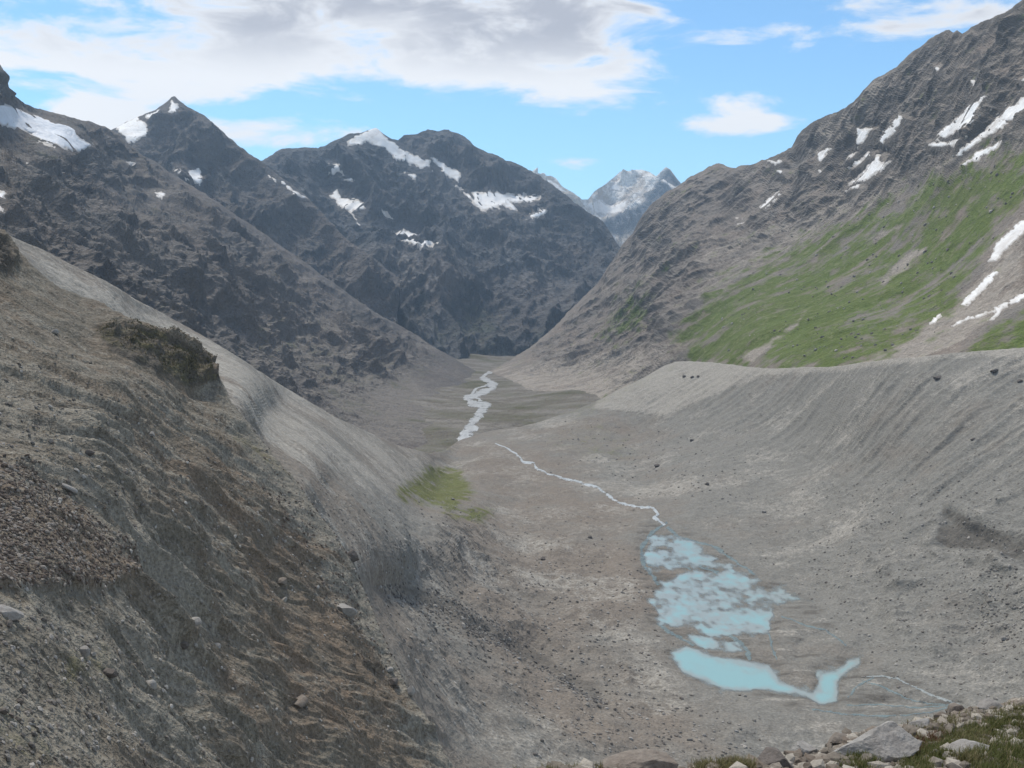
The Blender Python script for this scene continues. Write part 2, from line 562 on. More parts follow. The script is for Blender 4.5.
GLACIER = [(-30, 96), (0, 103), (21, 110), (45, 119), (69, 128), (76, 136), (93, 145), (79, 152), (58, 147), (38, 141), (27, 131),
           (0, 125), (-30, 118)]
SN = [
    ('F', k1((372, 302), (350, 272), (336, 252), (380, 228), (400, 222), (432, 250), (424, 278), (382, 306)), 'snow apron on the left shoulder of the pyramid peak'),
    ('F', k1((418, 222), (470, 200), (462, 216), (438, 232)), 'narrow snow strip on the ridge left of the pyramid tip'),
    ('F', k1((484, 214), (500, 178), (522, 190), (512, 210)), 'small snow cap just below the pyramid tip'),
    ('F', k1((505, 376), (545, 382), (580, 370), (590, 405), (582, 422), (545, 407)), 'snow wedge at the foot of the pyramid peak'),
    ('E', k1((445, 440), (478, 448), (472, 468)), 'small snow spot on the brown slope below the pyramid peak'),
    ('E', k1((48, 338), (84, 350), (80, 356), (50, 346)), 'thin snow sliver under the hanging glacier'),
    ('E', k1((203, 400), (236, 414), (230, 420)), 'tiny snow fleck on the left wall, right of the glacier tongue'),
    ('E', k1((-20, 436), (18, 446), (8, 462), (-20, 462)), 'upper of two snow flecks at the left picture edge'),
    ('E', k1((-20, 474), (24, 490), (0, 494)), 'lower of two snow flecks at the left picture edge'),
    ('E', k1((360, 348), (388, 356), (380, 366)), 'snow fleck above the small gully, left wall crest'),
    ('F', k1((408, 372), (438, 386), (430, 398)), 'snow fleck in the gully left of the snow wedge'),
    ('G', k2((218, 116), (250, 96), (285, 80), (312, 110), (350, 138), (405, 158), (410, 182), (370, 172), (330, 157), (300, 132), (262, 118), (225, 128)),
     'long snowfield draped down from the massif summit'),
    ('G', k2((408, 152), (430, 160), (478, 190), (470, 208), (440, 192)), 'snow strip just right of the summit snowfield'),
    ('G', k2((466, 214), (484, 230), (505, 246), (500, 230), (540, 228), (600, 236), (660, 238), (640, 252), (590, 254), (604, 272), (570, 264), (520, 272)),
     'wide snow bench under the right crest of the massif'),
    ('G', k2((622, 292), (640, 276), (672, 266), (668, 280), (640, 292)), 'small snow scrap right below the wide snow bench'),
    ('G', k2((166, 166), (200, 168), (210, 190), (185, 184)), 'small snow patch below the left crest of the massif'),
    ('G', k2((178, 238), (196, 222), (206, 244), (250, 250), (260, 266), (228, 278), (200, 260)), 'forked snow patch on the left face of the massif'),
    ('G', k2((226, 275), (240, 290), (252, 318), (240, 300)), 'thin snow thread hanging below the forked patch'),
    ('F', k2((72, 208), (95, 222), (132, 246), (100, 238)), 'slanting snow strip between pyramid peak and massif'),
    ('F', k2((40, 192), (58, 200), (60, 210)), 'snow dot on the right ridge of the pyramid peak'),
    ('G', k2((212, 204), (236, 194), (228, 208)), 'little snow dash between two patches on the left face'),
    ('G', k2((296, 336), (345, 314), (380, 326), (424, 346), (384, 358), (350, 342)), 'lowest snow patch of the massif, lying on reddish scree'),
    ('G', k2((296, 262), (330, 284), (318, 284)), 'thin snow dash above the lowest massif patch'),
    ('G', k2((348, 188), (376, 190), (372, 200)), 'snow dash under the summit snowfield'),
    ('H', [(544, 178), (557, 183), (566, 190), (578, 197), (586, 204), (578, 203), (562, 195), (548, 187)], 'snowy far ridge peeping out behind the massif'),
    ('H', [(607, 190), (616, 182), (624, 188), (620, 192)], 'bright snow patch on the pale far summit'),
    ('H', [(584, 203), (600, 198), (612, 205), (628, 200), (622, 212), (606, 216), (592, 214)], 'broad dirty snow sheet low on the pale far summit'),
    ('H', [(630, 196), (641, 190), (650, 184), (646, 190), (634, 199)], 'snow gully between the two far summits'),
    ('H', [(663, 180), (670, 183), (676, 188), (670, 189)], 'snow spot under the dark far tooth'),
    ('D', k3((783, 178), (800, 182), (808, 192), (792, 190)), 'snow fleck highest in the right mountain gully'),
    ('D', k3((882, 214), (894, 214), (890, 230)), 'snow fleck above the largest snow tongue on the right'),
    ('D', k3((1000, 212), (1030, 208), (1030, 218)), 'snow fleck high at the right picture edge'),
    ('D', k3((785, 377), (800, 350), (850, 310), (880, 280), (926, 250), (900, 292), (890, 322), (850, 348), (810, 373)),
     'largest white snow tongue high on the right mountain'),
    ('D', k3((762, 382), (820, 378), (858, 370), (834, 390), (770, 392)), 'flat snow strip right under the largest snow tongue'),
    ('D', k3((826, 432), (880, 380), (930, 340), (980, 290), (1040, 248), (1040, 292), (960, 342), (920, 368), (880, 398)),
     'long snow streak running off the right picture edge'),
    ('D', k3((856, 442), (900, 405), (964, 378), (950, 397), (900, 428)), 'shorter snow streak parallel below the long one'),
    ('D', k3((633, 378), (660, 340), (690, 308), (704, 314), (680, 352), (650, 384)), 'upright snow tongue left of the largest one'),
    ('D', k3((576, 336), (590, 345), (618, 343), (600, 372), (578, 397)), 'stubby snow patch beside the upright tongue'),
    ('D', k3((468, 410), (500, 391), (512, 397), (490, 421), (478, 440)), 'leftmost stubby snow patch under the right crest'),
    ('D', spot(819.5, 171.5, 3, 2.4, 1), 'snow dot below the leftmost stubby patch'),
    ('D', k3((546, 492), (590, 465), (620, 428), (636, 412), (642, 430), (668, 431), (640, 457), (600, 482)), 'branching snow patch in the middle of the right face'),
    ('D', k3((548, 506), (590, 488), (580, 500)), 'thin snow dash under the branching patch'),
    ('D', k3((548, 424), (572, 404), (566, 418)), 'small snow dash left of the branching patch'),
    ('D', k3((556, 446), (610, 406), (612, 414), (580, 440)), 'faint snow streak above the branching patch'),
    ('D', k3((308, 570), (335, 535), (384, 504), (370, 522), (340, 552)), 'slim snow tongue on the brown left part of the right mountain'),
    ('D', k3((257, 598), (288, 588), (280, 600)), 'lower of two snow dots on the brown spur'),
    ('D', k3((256, 582), (278, 576), (272, 586)), 'upper of two snow dots on the brown spur'),
    ('D', k3((340, 428), (384, 430), (362, 440)), 'snow dash beneath the low part of the right crest'),
    ('D', k3((365, 456), (382, 452), (376, 464)), 'snow dot beneath the dash on the right crest'),
    ('D', k3((923, 702), (950, 650), (1000, 600), (1040, 575), (1040, 606), (980, 662), (950, 697)), 'snow tongue above the green slope at the right edge'),
    ('D', k4((848, 285), (900, 230), (940, 188), (958, 190), (930, 227), (880, 278)), 'snow tongue descending to the reddish scree'),
    ('D', k4((830, 337), (870, 313), (930, 297), (980, 268), (1040, 236), (1040, 256), (970, 292), (940, 322), (928, 320), (950, 300), (880, 320)),
     'forked snow band lowest on the right slope'),
    ('D', k4((772, 330), (800, 298), (808, 302), (786, 328)), 'small snow scrap left of the forked band'),
]


def snow_bed(key, T):
    """snow lies in smooth hollows: where it lies the rock relief is calm"""
    m_ = np.zeros(T.PX.shape)
    polys = [p for k_, p, _ in SN if k_ == key] + ([GLACIER] if key == 'E' else [])
    for p in polys:
        a = np.array(p)
        ii = (T.px > a[:, 0].min() - 12) & (T.px < a[:, 0].max() + 12)
        if ii.any():
            m_[:, ii] = np.maximum(m_[:, ii], sstep(-poly_sd(T.PX[:, ii], T.PY[:, ii], p), -7, 1))
    return m_


# ================================================================ LARGE STRUCTURE
# ---------------------------------------------------------------- far snowy summits down the valley
H = Terrain([(500, 176), (530, 176), (545, 175), (551, 175.5), (556, 178), (562, 186), (572, 192), (582, 200), (587, 200), (593, 192),
             (603, 186), (613, 178), (620, 172), (630, 171), (642, 169.5), (650, 172), (656, 176), (660, 171),
             (665, 166.5), (670, 169), (676, 177), (682, 184), (700, 196), (740, 215)],
            [(500, 290), (740, 290)],
            [(500, 176, 7400), (545, 178, 7600), (580, 198, 7900), (600, 187, 8700), (642, 169, 8900), (668, 167, 8300),
             (700, 196, 8000), (740, 215, 7800), (600, 230, 8000), (625, 245, 7500), (640, 215, 8000), (655, 200, 8150),
             (610, 215, 8500), (500, 290, 6500), (740, 290, 6500), (620, 290, 6800), (560, 230, 7200)],
            step=0.8, back=1500, fall=0.7, jitter=0.7, jseed=11)
q = H.P * np.array([1, 0.7, 0.5])
H.displace((ridged(q / 520, 6, seed=21) - 0.4) * 300 * H.crest_fade(10, 0.1) * (1 - .7 * snow_bed('H', H)))
H.finish()
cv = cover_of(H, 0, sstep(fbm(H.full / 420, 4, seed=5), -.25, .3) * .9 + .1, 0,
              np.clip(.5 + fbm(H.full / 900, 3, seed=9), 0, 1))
far_shade = soft(H.FX, H.FY, [(596, 225), (616, 212), (640, 205), (655, 186), (668, 168), (690, 190), (640, 225), (622, 240)], 5)  # shaded lower right side of the summits, painted as darker rock
cv[..., 2] = far_shade * 0.75
cv[..., 1] *= 1 - 0.8 * far_shade
M_far = ground_material('sunlit_granite', (.44, .39, .34, 1), (.52, .48, .43, 1), (.70, .69, .67, 1), (.1, .12, .06, 1),  # sun on the far summits is put into this light rock colour
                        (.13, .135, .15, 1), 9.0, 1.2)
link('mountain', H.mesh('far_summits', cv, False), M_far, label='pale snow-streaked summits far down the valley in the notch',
     kind='structure')

# ---------------------------------------------------------------- central massif
G = Terrain([(170, 200), (230, 178), (262, 160), (270, 156), (281, 149), (295, 147), (318, 148.5), (330, 143), (342, 139),
             (350, 134), (360, 133), (376, 127), (384, 133), (392, 138), (398, 139), (404, 134), (416, 134), (428, 129),
             (437, 132), (444, 130), (455, 134), (466, 139), (476, 148), (492, 155), (508, 162), (524, 168), (536, 173),
             (548, 181), (560, 191), (575, 202), (590, 211), (602, 220), (612, 232), (620, 245), (640, 262), (690, 300),
             (720, 320)],
            [(170, 330), (300, 340), (420, 380), (520, 400), (720, 400)],
            [(270, 156, 4700), (330, 143, 4600), (376, 128, 4600), (425, 131, 4800), (476, 148, 4750), (520, 166, 4700),
             (590, 206, 4550), (620, 243, 4400), (690, 300, 4200), (170, 200, 4300), (230, 178, 4600),
             (485, 372, 2950), (500, 352, 3120), (540, 340, 3250), (560, 320, 3450), (600, 280, 4000), (450, 280, 3650),
             (400, 240, 4000), (300, 240, 3800), (330, 285, 3450), (520, 250, 3950), (400, 330, 3150), (450, 350, 3000),
             (420, 190, 4350), (350, 190, 4300), (490, 205, 4350), (560, 260, 4100), (640, 330, 3900), (720, 400, 3700),
             (170, 320, 3500), (520, 400, 2800), (300, 340, 3100), (380, 380, 2800)],
            step=1.1, back=1500, fall=0.7, jitter=2.0, jseed=4)
q = G.P * np.array([1.0, 0.45, 0.42])
wq = q / 560 + 0.35 * np.stack([fbm(G.P / 800, 3, seed=31), fbm(G.P / 800, 3, seed=41), fbm(G.P / 800, 3, seed=51)], -1)
def bands(P, step, warp, seed, dip=(0.0, 0.0)):
    """ledges and cliff bands: a worn saw-tooth over the height"""
    hgt = P[..., 2] + dip[0] * P[..., 0] + dip[1] * P[..., 1] + fbm(P / warp, 4, seed=seed) * warp * .45
    f = hgt / step
    f = f - np.floor(f)
    tooth = np.where(f < .72, f / .72, (1 - f) / .28)
    return (tooth - .5) * np.clip(.55 + fbm(P / (warp * .8), 3, seed=seed + 4) * 1.6, 0, 1)


snb = snow_bed('G', G)
G.displace((((ridged(wq, 6, 0.56, seed=2) - 0.42) * 220 + fbm(G.P / 1100, 3, seed=8) * 140) * (1 - .55 * snb) * G.crest_fade(22, 0.1)
            + ((ridged(G.P * np.array([.6, .6, 1.3]) / 150, 5, .6, seed=81) - .4) * 40 + bands(G.P, 74, 300, 86, (.16, 0)) * 16) * (1 - .9 * snb) * G.crest_fade(8, .2)))
G.finish()
sc = sstep(G.N[..., 2], .62, .86) * .55 + fbm(G.full / 500, 4, seed=13) * .7
red = soft(G.FX, G.FY, [(340, 262), (390, 250), (440, 262), (470, 300), (420, 305), (370, 300)], 18)
low = sstep(G.FY, 270, 335)
steep = 1 - sstep(G.N[..., 2], .35, .8)
cv = cover_of(G, low * .32 + fbm(G.full / 160, 5, .6, seed=14) * .6 - steep * .2, sc * .6 + red * .55 - low * .2 - steep * .3,
              steep * .5 + fbm(G.full / 180, 5, .6, seed=15) * .5 + low * .2, .3 + .6 * red + .5 * fbm(G.full / 700, 3, seed=17))
M_mass = ground_material('massif_rock', (.078, .084, .092, 1), (.128, .114, .106, 1), (.160, .152, .147, 1),
                         (.062, .082, .050, 1), (.046, .052, .058, 1), 5.0, 1.4)
link('mountain', G.mesh('central_massif', cv, False), M_mass, label='broad dark rock massif closing the valley in the centre',
     kind='structure')

# ---------------------------------------------------------------- pyramid peak
F = Terrain([(20, 190), (60, 165), (95, 140), (112, 131), (126, 122), (140, 116), (156, 110), (165, 104), (171, 98.5),
             (175, 98), (180, 103), (190, 109), (204, 117), (214, 125), (226, 134), (240, 145), (254, 156), (266, 163),
             (284, 178), (310, 200), (350, 240), (400, 280)],
            [(20, 320), (400, 330)],
            [(20, 190, 3300), (95, 140, 3600), (140, 116, 3750), (173, 98, 3850), (214, 125, 3750), (266, 163, 3650),
             (310, 200, 3550), (400, 280, 3300), (172, 160, 3420), (250, 230, 3200), (200, 205, 3200), (330, 290, 3050),
             (100, 180, 3250), (230, 180, 3400), (60, 250, 2900), (20, 320, 2700), (200, 320, 2800), (400, 330, 2950)],
            step=1.2, back=1300, fall=0.7, jitter=1.2, jseed=7)
q = F.P * np.array([1.0, 0.5, 0.42])
snb = snow_bed('F', F)
F.displace((ridged(q / 420 + .3 * fbm(F.P / 600, 3, seed=33)[..., None], 6, 0.56, seed=62) - .42) * 170 * (1 - .55 * snb) * F.crest_fade(22, 0.08)
           + ((ridged(F.P * np.array([.6, .6, 1.3]) / 130, 5, .6, seed=82) - .4) * 34 + bands(F.P, 66, 260, 87, (-.2, 0)) * 12) * (1 - .9 * snb) * F.crest_fade(8, .2))
F.finish()
steep = 1 - sstep(F.N[..., 2], .35, .8)
cv = cover_of(F, fbm(F.full / 160, 5, .6, seed=14) * .4, fbm(F.full / 150, 5, .6, seed=13) * .8 + .2 - steep * .3,
              steep * .5 + fbm(F.full / 160, 5, .6, seed=15) * .5, .25 + .6 * fbm(F.full / 500, 3, seed=17))
M_pyr = ground_material('peak_rock', (.092, .092, .094, 1), (.15, .125, .108, 1), (.18, .165, .15, 1), (.068, .082, .05, 1),
                        (.052, .056, .062, 1), 5.0, 1.4)
link('mountain', F.mesh('pyramid_peak', cv, False), M_pyr, label='pointed dark pyramid peak with snow at its tip, on the left',
     kind='structure')

# ---------------------------------------------------------------- left valley wall
E = Terrain([(-330, -60), (-200, 20), (-60, 35), (-8, 58), (0, 65), (4, 72), (10, 88), (16, 97), (26, 104), (38, 109),
             (50, 112), (62, 115), (74, 117), (88, 121), (104, 127), (118, 134), (128, 143), (140, 152), (170, 172),
             (215, 200), (260, 230), (300, 258), (340, 287), (375, 311), (410, 331), (440, 350), (465, 365), (485, 374),
             (510, 384), (540, 400)],
            [(-330, 420), (0, 330), (120, 340), (250, 420), (350, 460), (430, 470), (540, 470)],
            [(-330, -60, 1500), (-200, 20, 1650), (0, 66, 1950), (40, 110, 2250), (74, 117, 2450), (125, 140, 2700),
             (215, 200, 2800), (300, 258, 2880), (375, 311, 2930), (440, 350, 2900), (485, 374, 2780), (540, 400, 2600),
             (0, 200, 1120), (100, 260, 1170), (200, 330, 1300), (300, 390, 1480), (430, 430, 1480), (400, 380, 2100),
             (300, 330, 2000), (200, 260, 1820), (100, 190, 1900), (0, 150, 1650), (440, 402, 1900), (160, 200, 2350),
             (250, 260, 2350), (350, 350, 2000), (-330, 150, 700), (-200, 250, 650), (-330, 420, 500), (0, 330, 760),
             (250, 420, 1050), (350, 460, 1150), (60, 140, 2000), (470, 385, 2350), (540, 470, 1500)],
            step=1.2, back=900, fall=0.65, jitter=1.2, jseed=2)
q = E.P @ np.array([[.5, -.35, 0], [.35, .9, 0], [0, 0, .8]])
wq = q / 330 + .4 * np.stack([fbm(E.P / 420, 3, seed=s) for s in (34, 44, 54)], -1)
snb = snow_bed('E', E)


def above_floor(T, lo=4, hi=75):
    fz = -206 - (np.maximum(T.P[..., 1], 1430) - 1430) * .0145
    return .1 + .9 * sstep(T.P[..., 2] - fz, lo, hi)


E.displace((((ridged(wq, 6, .54, seed=3) - .42) * 66 + fbm(E.P / 480, 3, seed=9) * 44) * E.crest_fade(16, .08) * (1 - .6 * snb)
            + ((ridged(E.P * np.array([.8, .8, 1.3]) / 85, 5, .6, seed=83) - .4) * 18 + bands(E.P, 38, 190, 88, (.22, .04)) * 11) * (1 - .92 * snb) * E.crest_fade(8, .2))
           * above_floor(E))
E.finish()
n5 = fbm(E.full / 260, 5, seed=71)
toe = soft(E.FX, E.FY, [(270, 300), (330, 315), (400, 375), (450, 430), (330, 440), (300, 400), (250, 350)], 24)
steep = 1 - sstep(E.N[..., 2], .45, .85)
cv = cover_of(E, fbm(E.full / 90, 5, .6, seed=72) * .8 + .1 + .1 * toe - steep * .3, sstep(E.N[..., 2], .72, .92) * .4 + n5 * .6 + toe * .42 - .3 * steep,
              steep * .42 + fbm(E.full * np.array([1, 1, 2]) / 110, 5, .6, seed=73) * .6 - toe * .45,
              .5 + .7 * fbm(E.full / 420, 3, seed=74))
M_left = ground_material('left_wall_rock', (.108, .103, .099, 1), (.140, .120, .106, 1), (.170, .154, .137, 1),
                         (.086, .098, .056, 1), (.058, .057, .060, 1), 2.4, 1.2)
link('mountain', E.mesh('left_wall', cv, False), M_left, label='brown banded mountain wall along the left side of the valley',
     kind='structure')

# ---------------------------------------------------------------- right mountain
D = Terrain([(440, 392), (500, 366), (530, 347), (560, 322), (585, 296), (600, 282), (612, 262), (621, 246), (632, 232),
             (640, 218), (652, 202), (664, 193), (676, 187), (690, 177), (702, 171), (712, 166), (718, 163), (726, 166),
             (736, 168), (744, 165), (756, 164), (770, 158), (783, 152), (792, 147), (797, 137), (802, 129), (812, 122),
             (824, 117), (836, 112), (846, 106), (858, 98), (866, 88), (874, 80), (884, 74), (892, 69), (902, 62),
             (912, 52), (922, 46), (930, 38), (938, 34), (944, 31), (949, 30.5), (953, 33), (957, 30), (962, 33),
             (972, 27), (984, 21), (991, 17), (1000, 14), (1010, 8), (1024, -2), (1080, -30), (1160, -60), (1350, -110)],
            [(440, 450), (520, 440), (600, 430), (680, 410), (760, 400), (1024, 385), (1350, 385)],
            [(1350, -110, 1250), (1160, -60, 1450), (1024, 0, 1650), (960, 25, 1850), (870, 80, 2150), (800, 132, 2500),
             (745, 165, 2800), (700, 171, 3000), (660, 195, 3150), (640, 218, 3200), (621, 246, 3250), (585, 296, 3200),
             (560, 322, 3080), (500, 366, 2820), (440, 392, 2550), (600, 330, 2500), (640, 330, 2200), (560, 370, 2300),
             (600, 390, 1900), (690, 355, 1750), (700, 300, 2050), (700, 250, 2400), (720, 205, 2700), (520, 400, 2000),
             (520, 440, 1640), (600, 430, 1550), (680, 410, 1450), (760, 380, 1330), (850, 352, 1200), (950, 345, 1050),
             (1024, 345, 950), (1024, 250, 1130), (1024, 150, 1350), (900, 200, 1700), (900, 280, 1420), (800, 280, 1750),
             (800, 200, 2150), (880, 130, 1950), (960, 100, 1650), (640, 270, 2750), (1350, 200, 800), (1350, 385, 620),
             (650, 290, 2400), (760, 340, 1480)],
            step=1.2, back=900, fall=0.65, jitter=2.3, jseed=5)
fl = np.array([-.86, .5])
s_ = D.P[..., 0] * .5 + D.P[..., 1] * .86
t_ = D.P[..., 0] * fl[0] + D.P[..., 1] * fl[1]
q = np.stack([s_, t_ * .3, D.P[..., 2] * .3], -1)
wq = q / 190 + .3 * np.stack([fbm(D.P / 260, 3, seed=s) for s in (35, 45, 55)], -1)
smoothg = soft(D.PX, D.PY, [(690, 400), (690, 330), (730, 270), (800, 240), (900, 190), (1024, 140), (1400, 60), (1400, 400)], 30)
snb = snow_bed('D', D)
gapd = np.clip(9 / np.linalg.norm(np.gradient(D.P, axis=0), axis=-1), .12, 1)
D.displace((((ridged(wq, 6, .5, seed=5) - .42) * 42 * (1 - .82 * smoothg) + fbm(D.P / 400, 3, seed=10) * 34 * (1 - .5 * smoothg)) * (1 - .6 * snb) * D.crest_fade(16, .1)
            + gapd * ((ridged(q / 42, 4, .6, seed=84) - .4) * 7 * (1 - .6 * smoothg)
               + (ridged(D.P * np.array([.8, .8, 1.3]) / 60, 5, .6, seed=85) - .4) * 7 * (1 - .85 * smoothg)) * (1 - .92 * snb) * D.crest_fade(8, .2))
           * above_floor(D, 4, 60))
D.finish()
s_ = D.full[..., 0] * .5 + D.full[..., 1] * .86
t_ = D.full[..., 0] * fl[0] + D.full[..., 1] * fl[1]
q = np.stack([s_, t_ * .13, D.full[..., 2] * .13], -1)
streak = fbm(q / 26, 5, .6, seed=91)
streak2 = fbm(q / 70, 4, .55, seed=92)
gz = soft(D.FX, D.FY, [(680, 372), (676, 330), (705, 285), (760, 258), (850, 214), (905, 186), (960, 164), (1024, 132),
                       (1400, 0), (1400, 150), (1040, 205), (1006, 222), (985, 262), (945, 318), (890, 350), (840, 372)], 24)
gz2 = soft(D.FX, D.FY, [(962, 352), (990, 326), (1030, 304), (1400, 250), (1400, 400), (962, 380)], 8)
gz3 = soft(D.FX, D.FY, [(590, 345), (612, 300), (640, 280), (655, 290), (645, 330), (620, 350)], 16)
bare = np.maximum.reduce([soft(D.FX, D.FY, p, 5) for p in (
    [(878, 280), (905, 256), (925, 248), (905, 268), (884, 284)], [(735, 358), (790, 326), (806, 312), (798, 326), (752, 362)],
    [(866, 240), (900, 226), (868, 246)])]) * np.clip(.75 + streak * 2.2, 0, 1)
bright = soft(D.FX, D.FY, [(700, 355), (720, 325), (800, 300), (860, 300), (850, 352), (780, 366)], 26)  # sunlit spot low on the grass, painted in as stronger turf colour
R_ = gz * (.78 + .3 * bright) + gz2 * .8 + gz3 * .55 + streak * .75 + streak2 * .5 + fbm(D.full / 34, 5, .65, seed=95) * 1.15 - .12 - bare * .9
scz = soft(D.FX, D.FY, [(700, 260), (800, 215), (880, 180), (960, 150), (1024, 110), (1024, 150), (930, 185), (800, 250), (700, 300)], 22)
redz = soft(D.FX, D.FY, [(850, 372), (900, 340), (945, 315), (985, 270), (1000, 235), (1024, 215), (1024, 300), (990, 318), (955, 350)], 7)
paleup = soft(D.FX, D.FY, [(795, 140), (870, 80), (880, 95), (850, 130), (815, 150)], 14)
lowgrey = soft(D.FX, D.FY, [(500, 372), (560, 352), (620, 345), (680, 355), (690, 420), (500, 450)], 14)
cv = cover_of(D, R_, scz * .45 + redz * .5 + streak * .8 + streak2 * .4 + .18 + paleup * .4 + lowgrey * .45 + bare * .7,
              (.15 + (1 - sstep(D.N[..., 2], .4, .8)) * .5 + fbm(D.full / 70, 5, .6, seed=93) * .5) * (1 - .8 * gz) * (1 - redz) * (1 - .8 * lowgrey)
              - .5 * bare, .45 + streak2 * .5 + .5 * redz)
M_right = ground_material('right_mountain_rock', (.180, .166, .148, 1), (.205, .168, .140, 1), (.275, .246, .212, 1),
                          (.102, .146, .032, 1), (.105, .096, .088, 1), 1.8, .8)
link('mountain', D.mesh('right_mountain', cv, False), M_right,
     label='grey mountain with a green grassy lower slope on the right side', kind='structure')

# ---------------------------------------------------------------- far valley floor with the river flat
def floor_z(X, Y):
    """river flat beyond the rock bar: falls gently away, rises to both sides"""
    xr = np.interp(Y, [1300, 1500, 1900, 2300, 2800, 3600], [-70, -68, -70, -60, -45, 40])
    hw = np.interp(Y, [1300, 1600, 2800, 3600], [70, 90, 60, 60])
    o = np.maximum(np.abs(X - xr) - hw * .5, 0)
    z = -206 - (Y - 1430) * .0145 + np.minimum(o * .05 + (o / 120) ** 2 * 5, 16) * sstep(Y, 1480, 1900)
    z = z - 22 * (1 - sstep(Y, 1440, 1600)) * sstep(X, -40, 20) - 7 * (1 - sstep(Y, 1360, 1470))
    p = np.stack([X, Y, X * 0], -1)
    z = z + sstep(Y, 2820, 3350) * (12 + 14 * fbm(p / 160, 3, seed=105))
    return z + fbm(p / 90, 4, seed=101) * 3.2 * sstep(o, 0, 50) + fbm(p / 18, 3, seed=102) * .5


yy = 1040 * (3700 / 1040) ** np.linspace(0, 1, 340)
xx = np.linspace(-560, 560, 420)
XX, YY = np.meshgrid(xx, yy)
FZ = np.stack([XX, YY, floor_z(XX, YY)], -1)
fpx, fpy = project(FZ)
gn = fbm(FZ / 120, 4, seed=103)
cvf = np.stack([.32 + gn * .7, .5 + fbm(FZ / 60, 4, seed=104) * .9, XX * 0, .5 + gn], -1)
M_floor2 = ground_material('river_flat', (.15, .135, .115, 1), (.13, .115, .09, 1), (.20, .185, .165, 1), (.085, .09, .045, 1),
                           (.06, .06, .06, 1), 3.0, 1.0)
link('valley_floor', mesh_np('river_flat', FZ.reshape(-1, 3), grid_faces(*FZ.shape[:2]), {'cover': cvf.reshape(-1, 4)}),
     M_floor2, label='distant flat valley floor along the pale river', kind='structure')

# ---------------------------------------------------------------- near basin: left scree, floor with lake, right moraine
def c8(*p):
    return [(624 + u * .390625, 468 + v * .390625) for u, v in p]


def c7(*p):
    return [(350 + u * .390625, 400 + v * .390625) for u, v in p]


LAKE_Z = -190.0
pool_low = c8((112, 470), (160, 452), (230, 478), (300, 490), (375, 500), (398, 545), (450, 560), (482, 572), (495, 565),
              (500, 522), (550, 512), (578, 488), (607, 480), (607, 500), (570, 527), (552, 548), (548, 602), (500, 607),
              (440, 582), (350, 570), (270, 573), (200, 547), (148, 525))
pool_mid = c8((62, 345), (95, 290), (150, 262), (230, 262), (290, 255), (345, 280), (370, 312), (400, 303), (490, 342),
              (405, 352), (390, 385), (372, 425), (300, 428), (240, 442), (195, 420), (130, 408), (70, 402))
pool_up = c8((60, 290), (30, 240), (40, 180), (70, 150), (110, 160), (180, 165), (260, 220), (330, 262), (290, 275), (150, 275))
pool_link = c8((90, 400), (200, 425), (300, 430), (330, 480), (280, 490), (150, 455))
pool_out = c8((560, 620), (640, 560), (620, 530), (680, 530), (740, 560), (860, 606), (760, 640), (640, 640), (420, 606), (500, 606))
stream = c7((372, 112), (400, 122), (428, 138), (445, 160), (470, 160), (480, 178), (510, 190), (545, 200), (590, 212), (640, 225), (660, 245),
            (690, 265), (730, 272), (775, 275), (790, 292), (775, 302), (810, 322))
stream_tail = c7((810, 322), (770, 330), (745, 365), (740, 400), (770, 430))

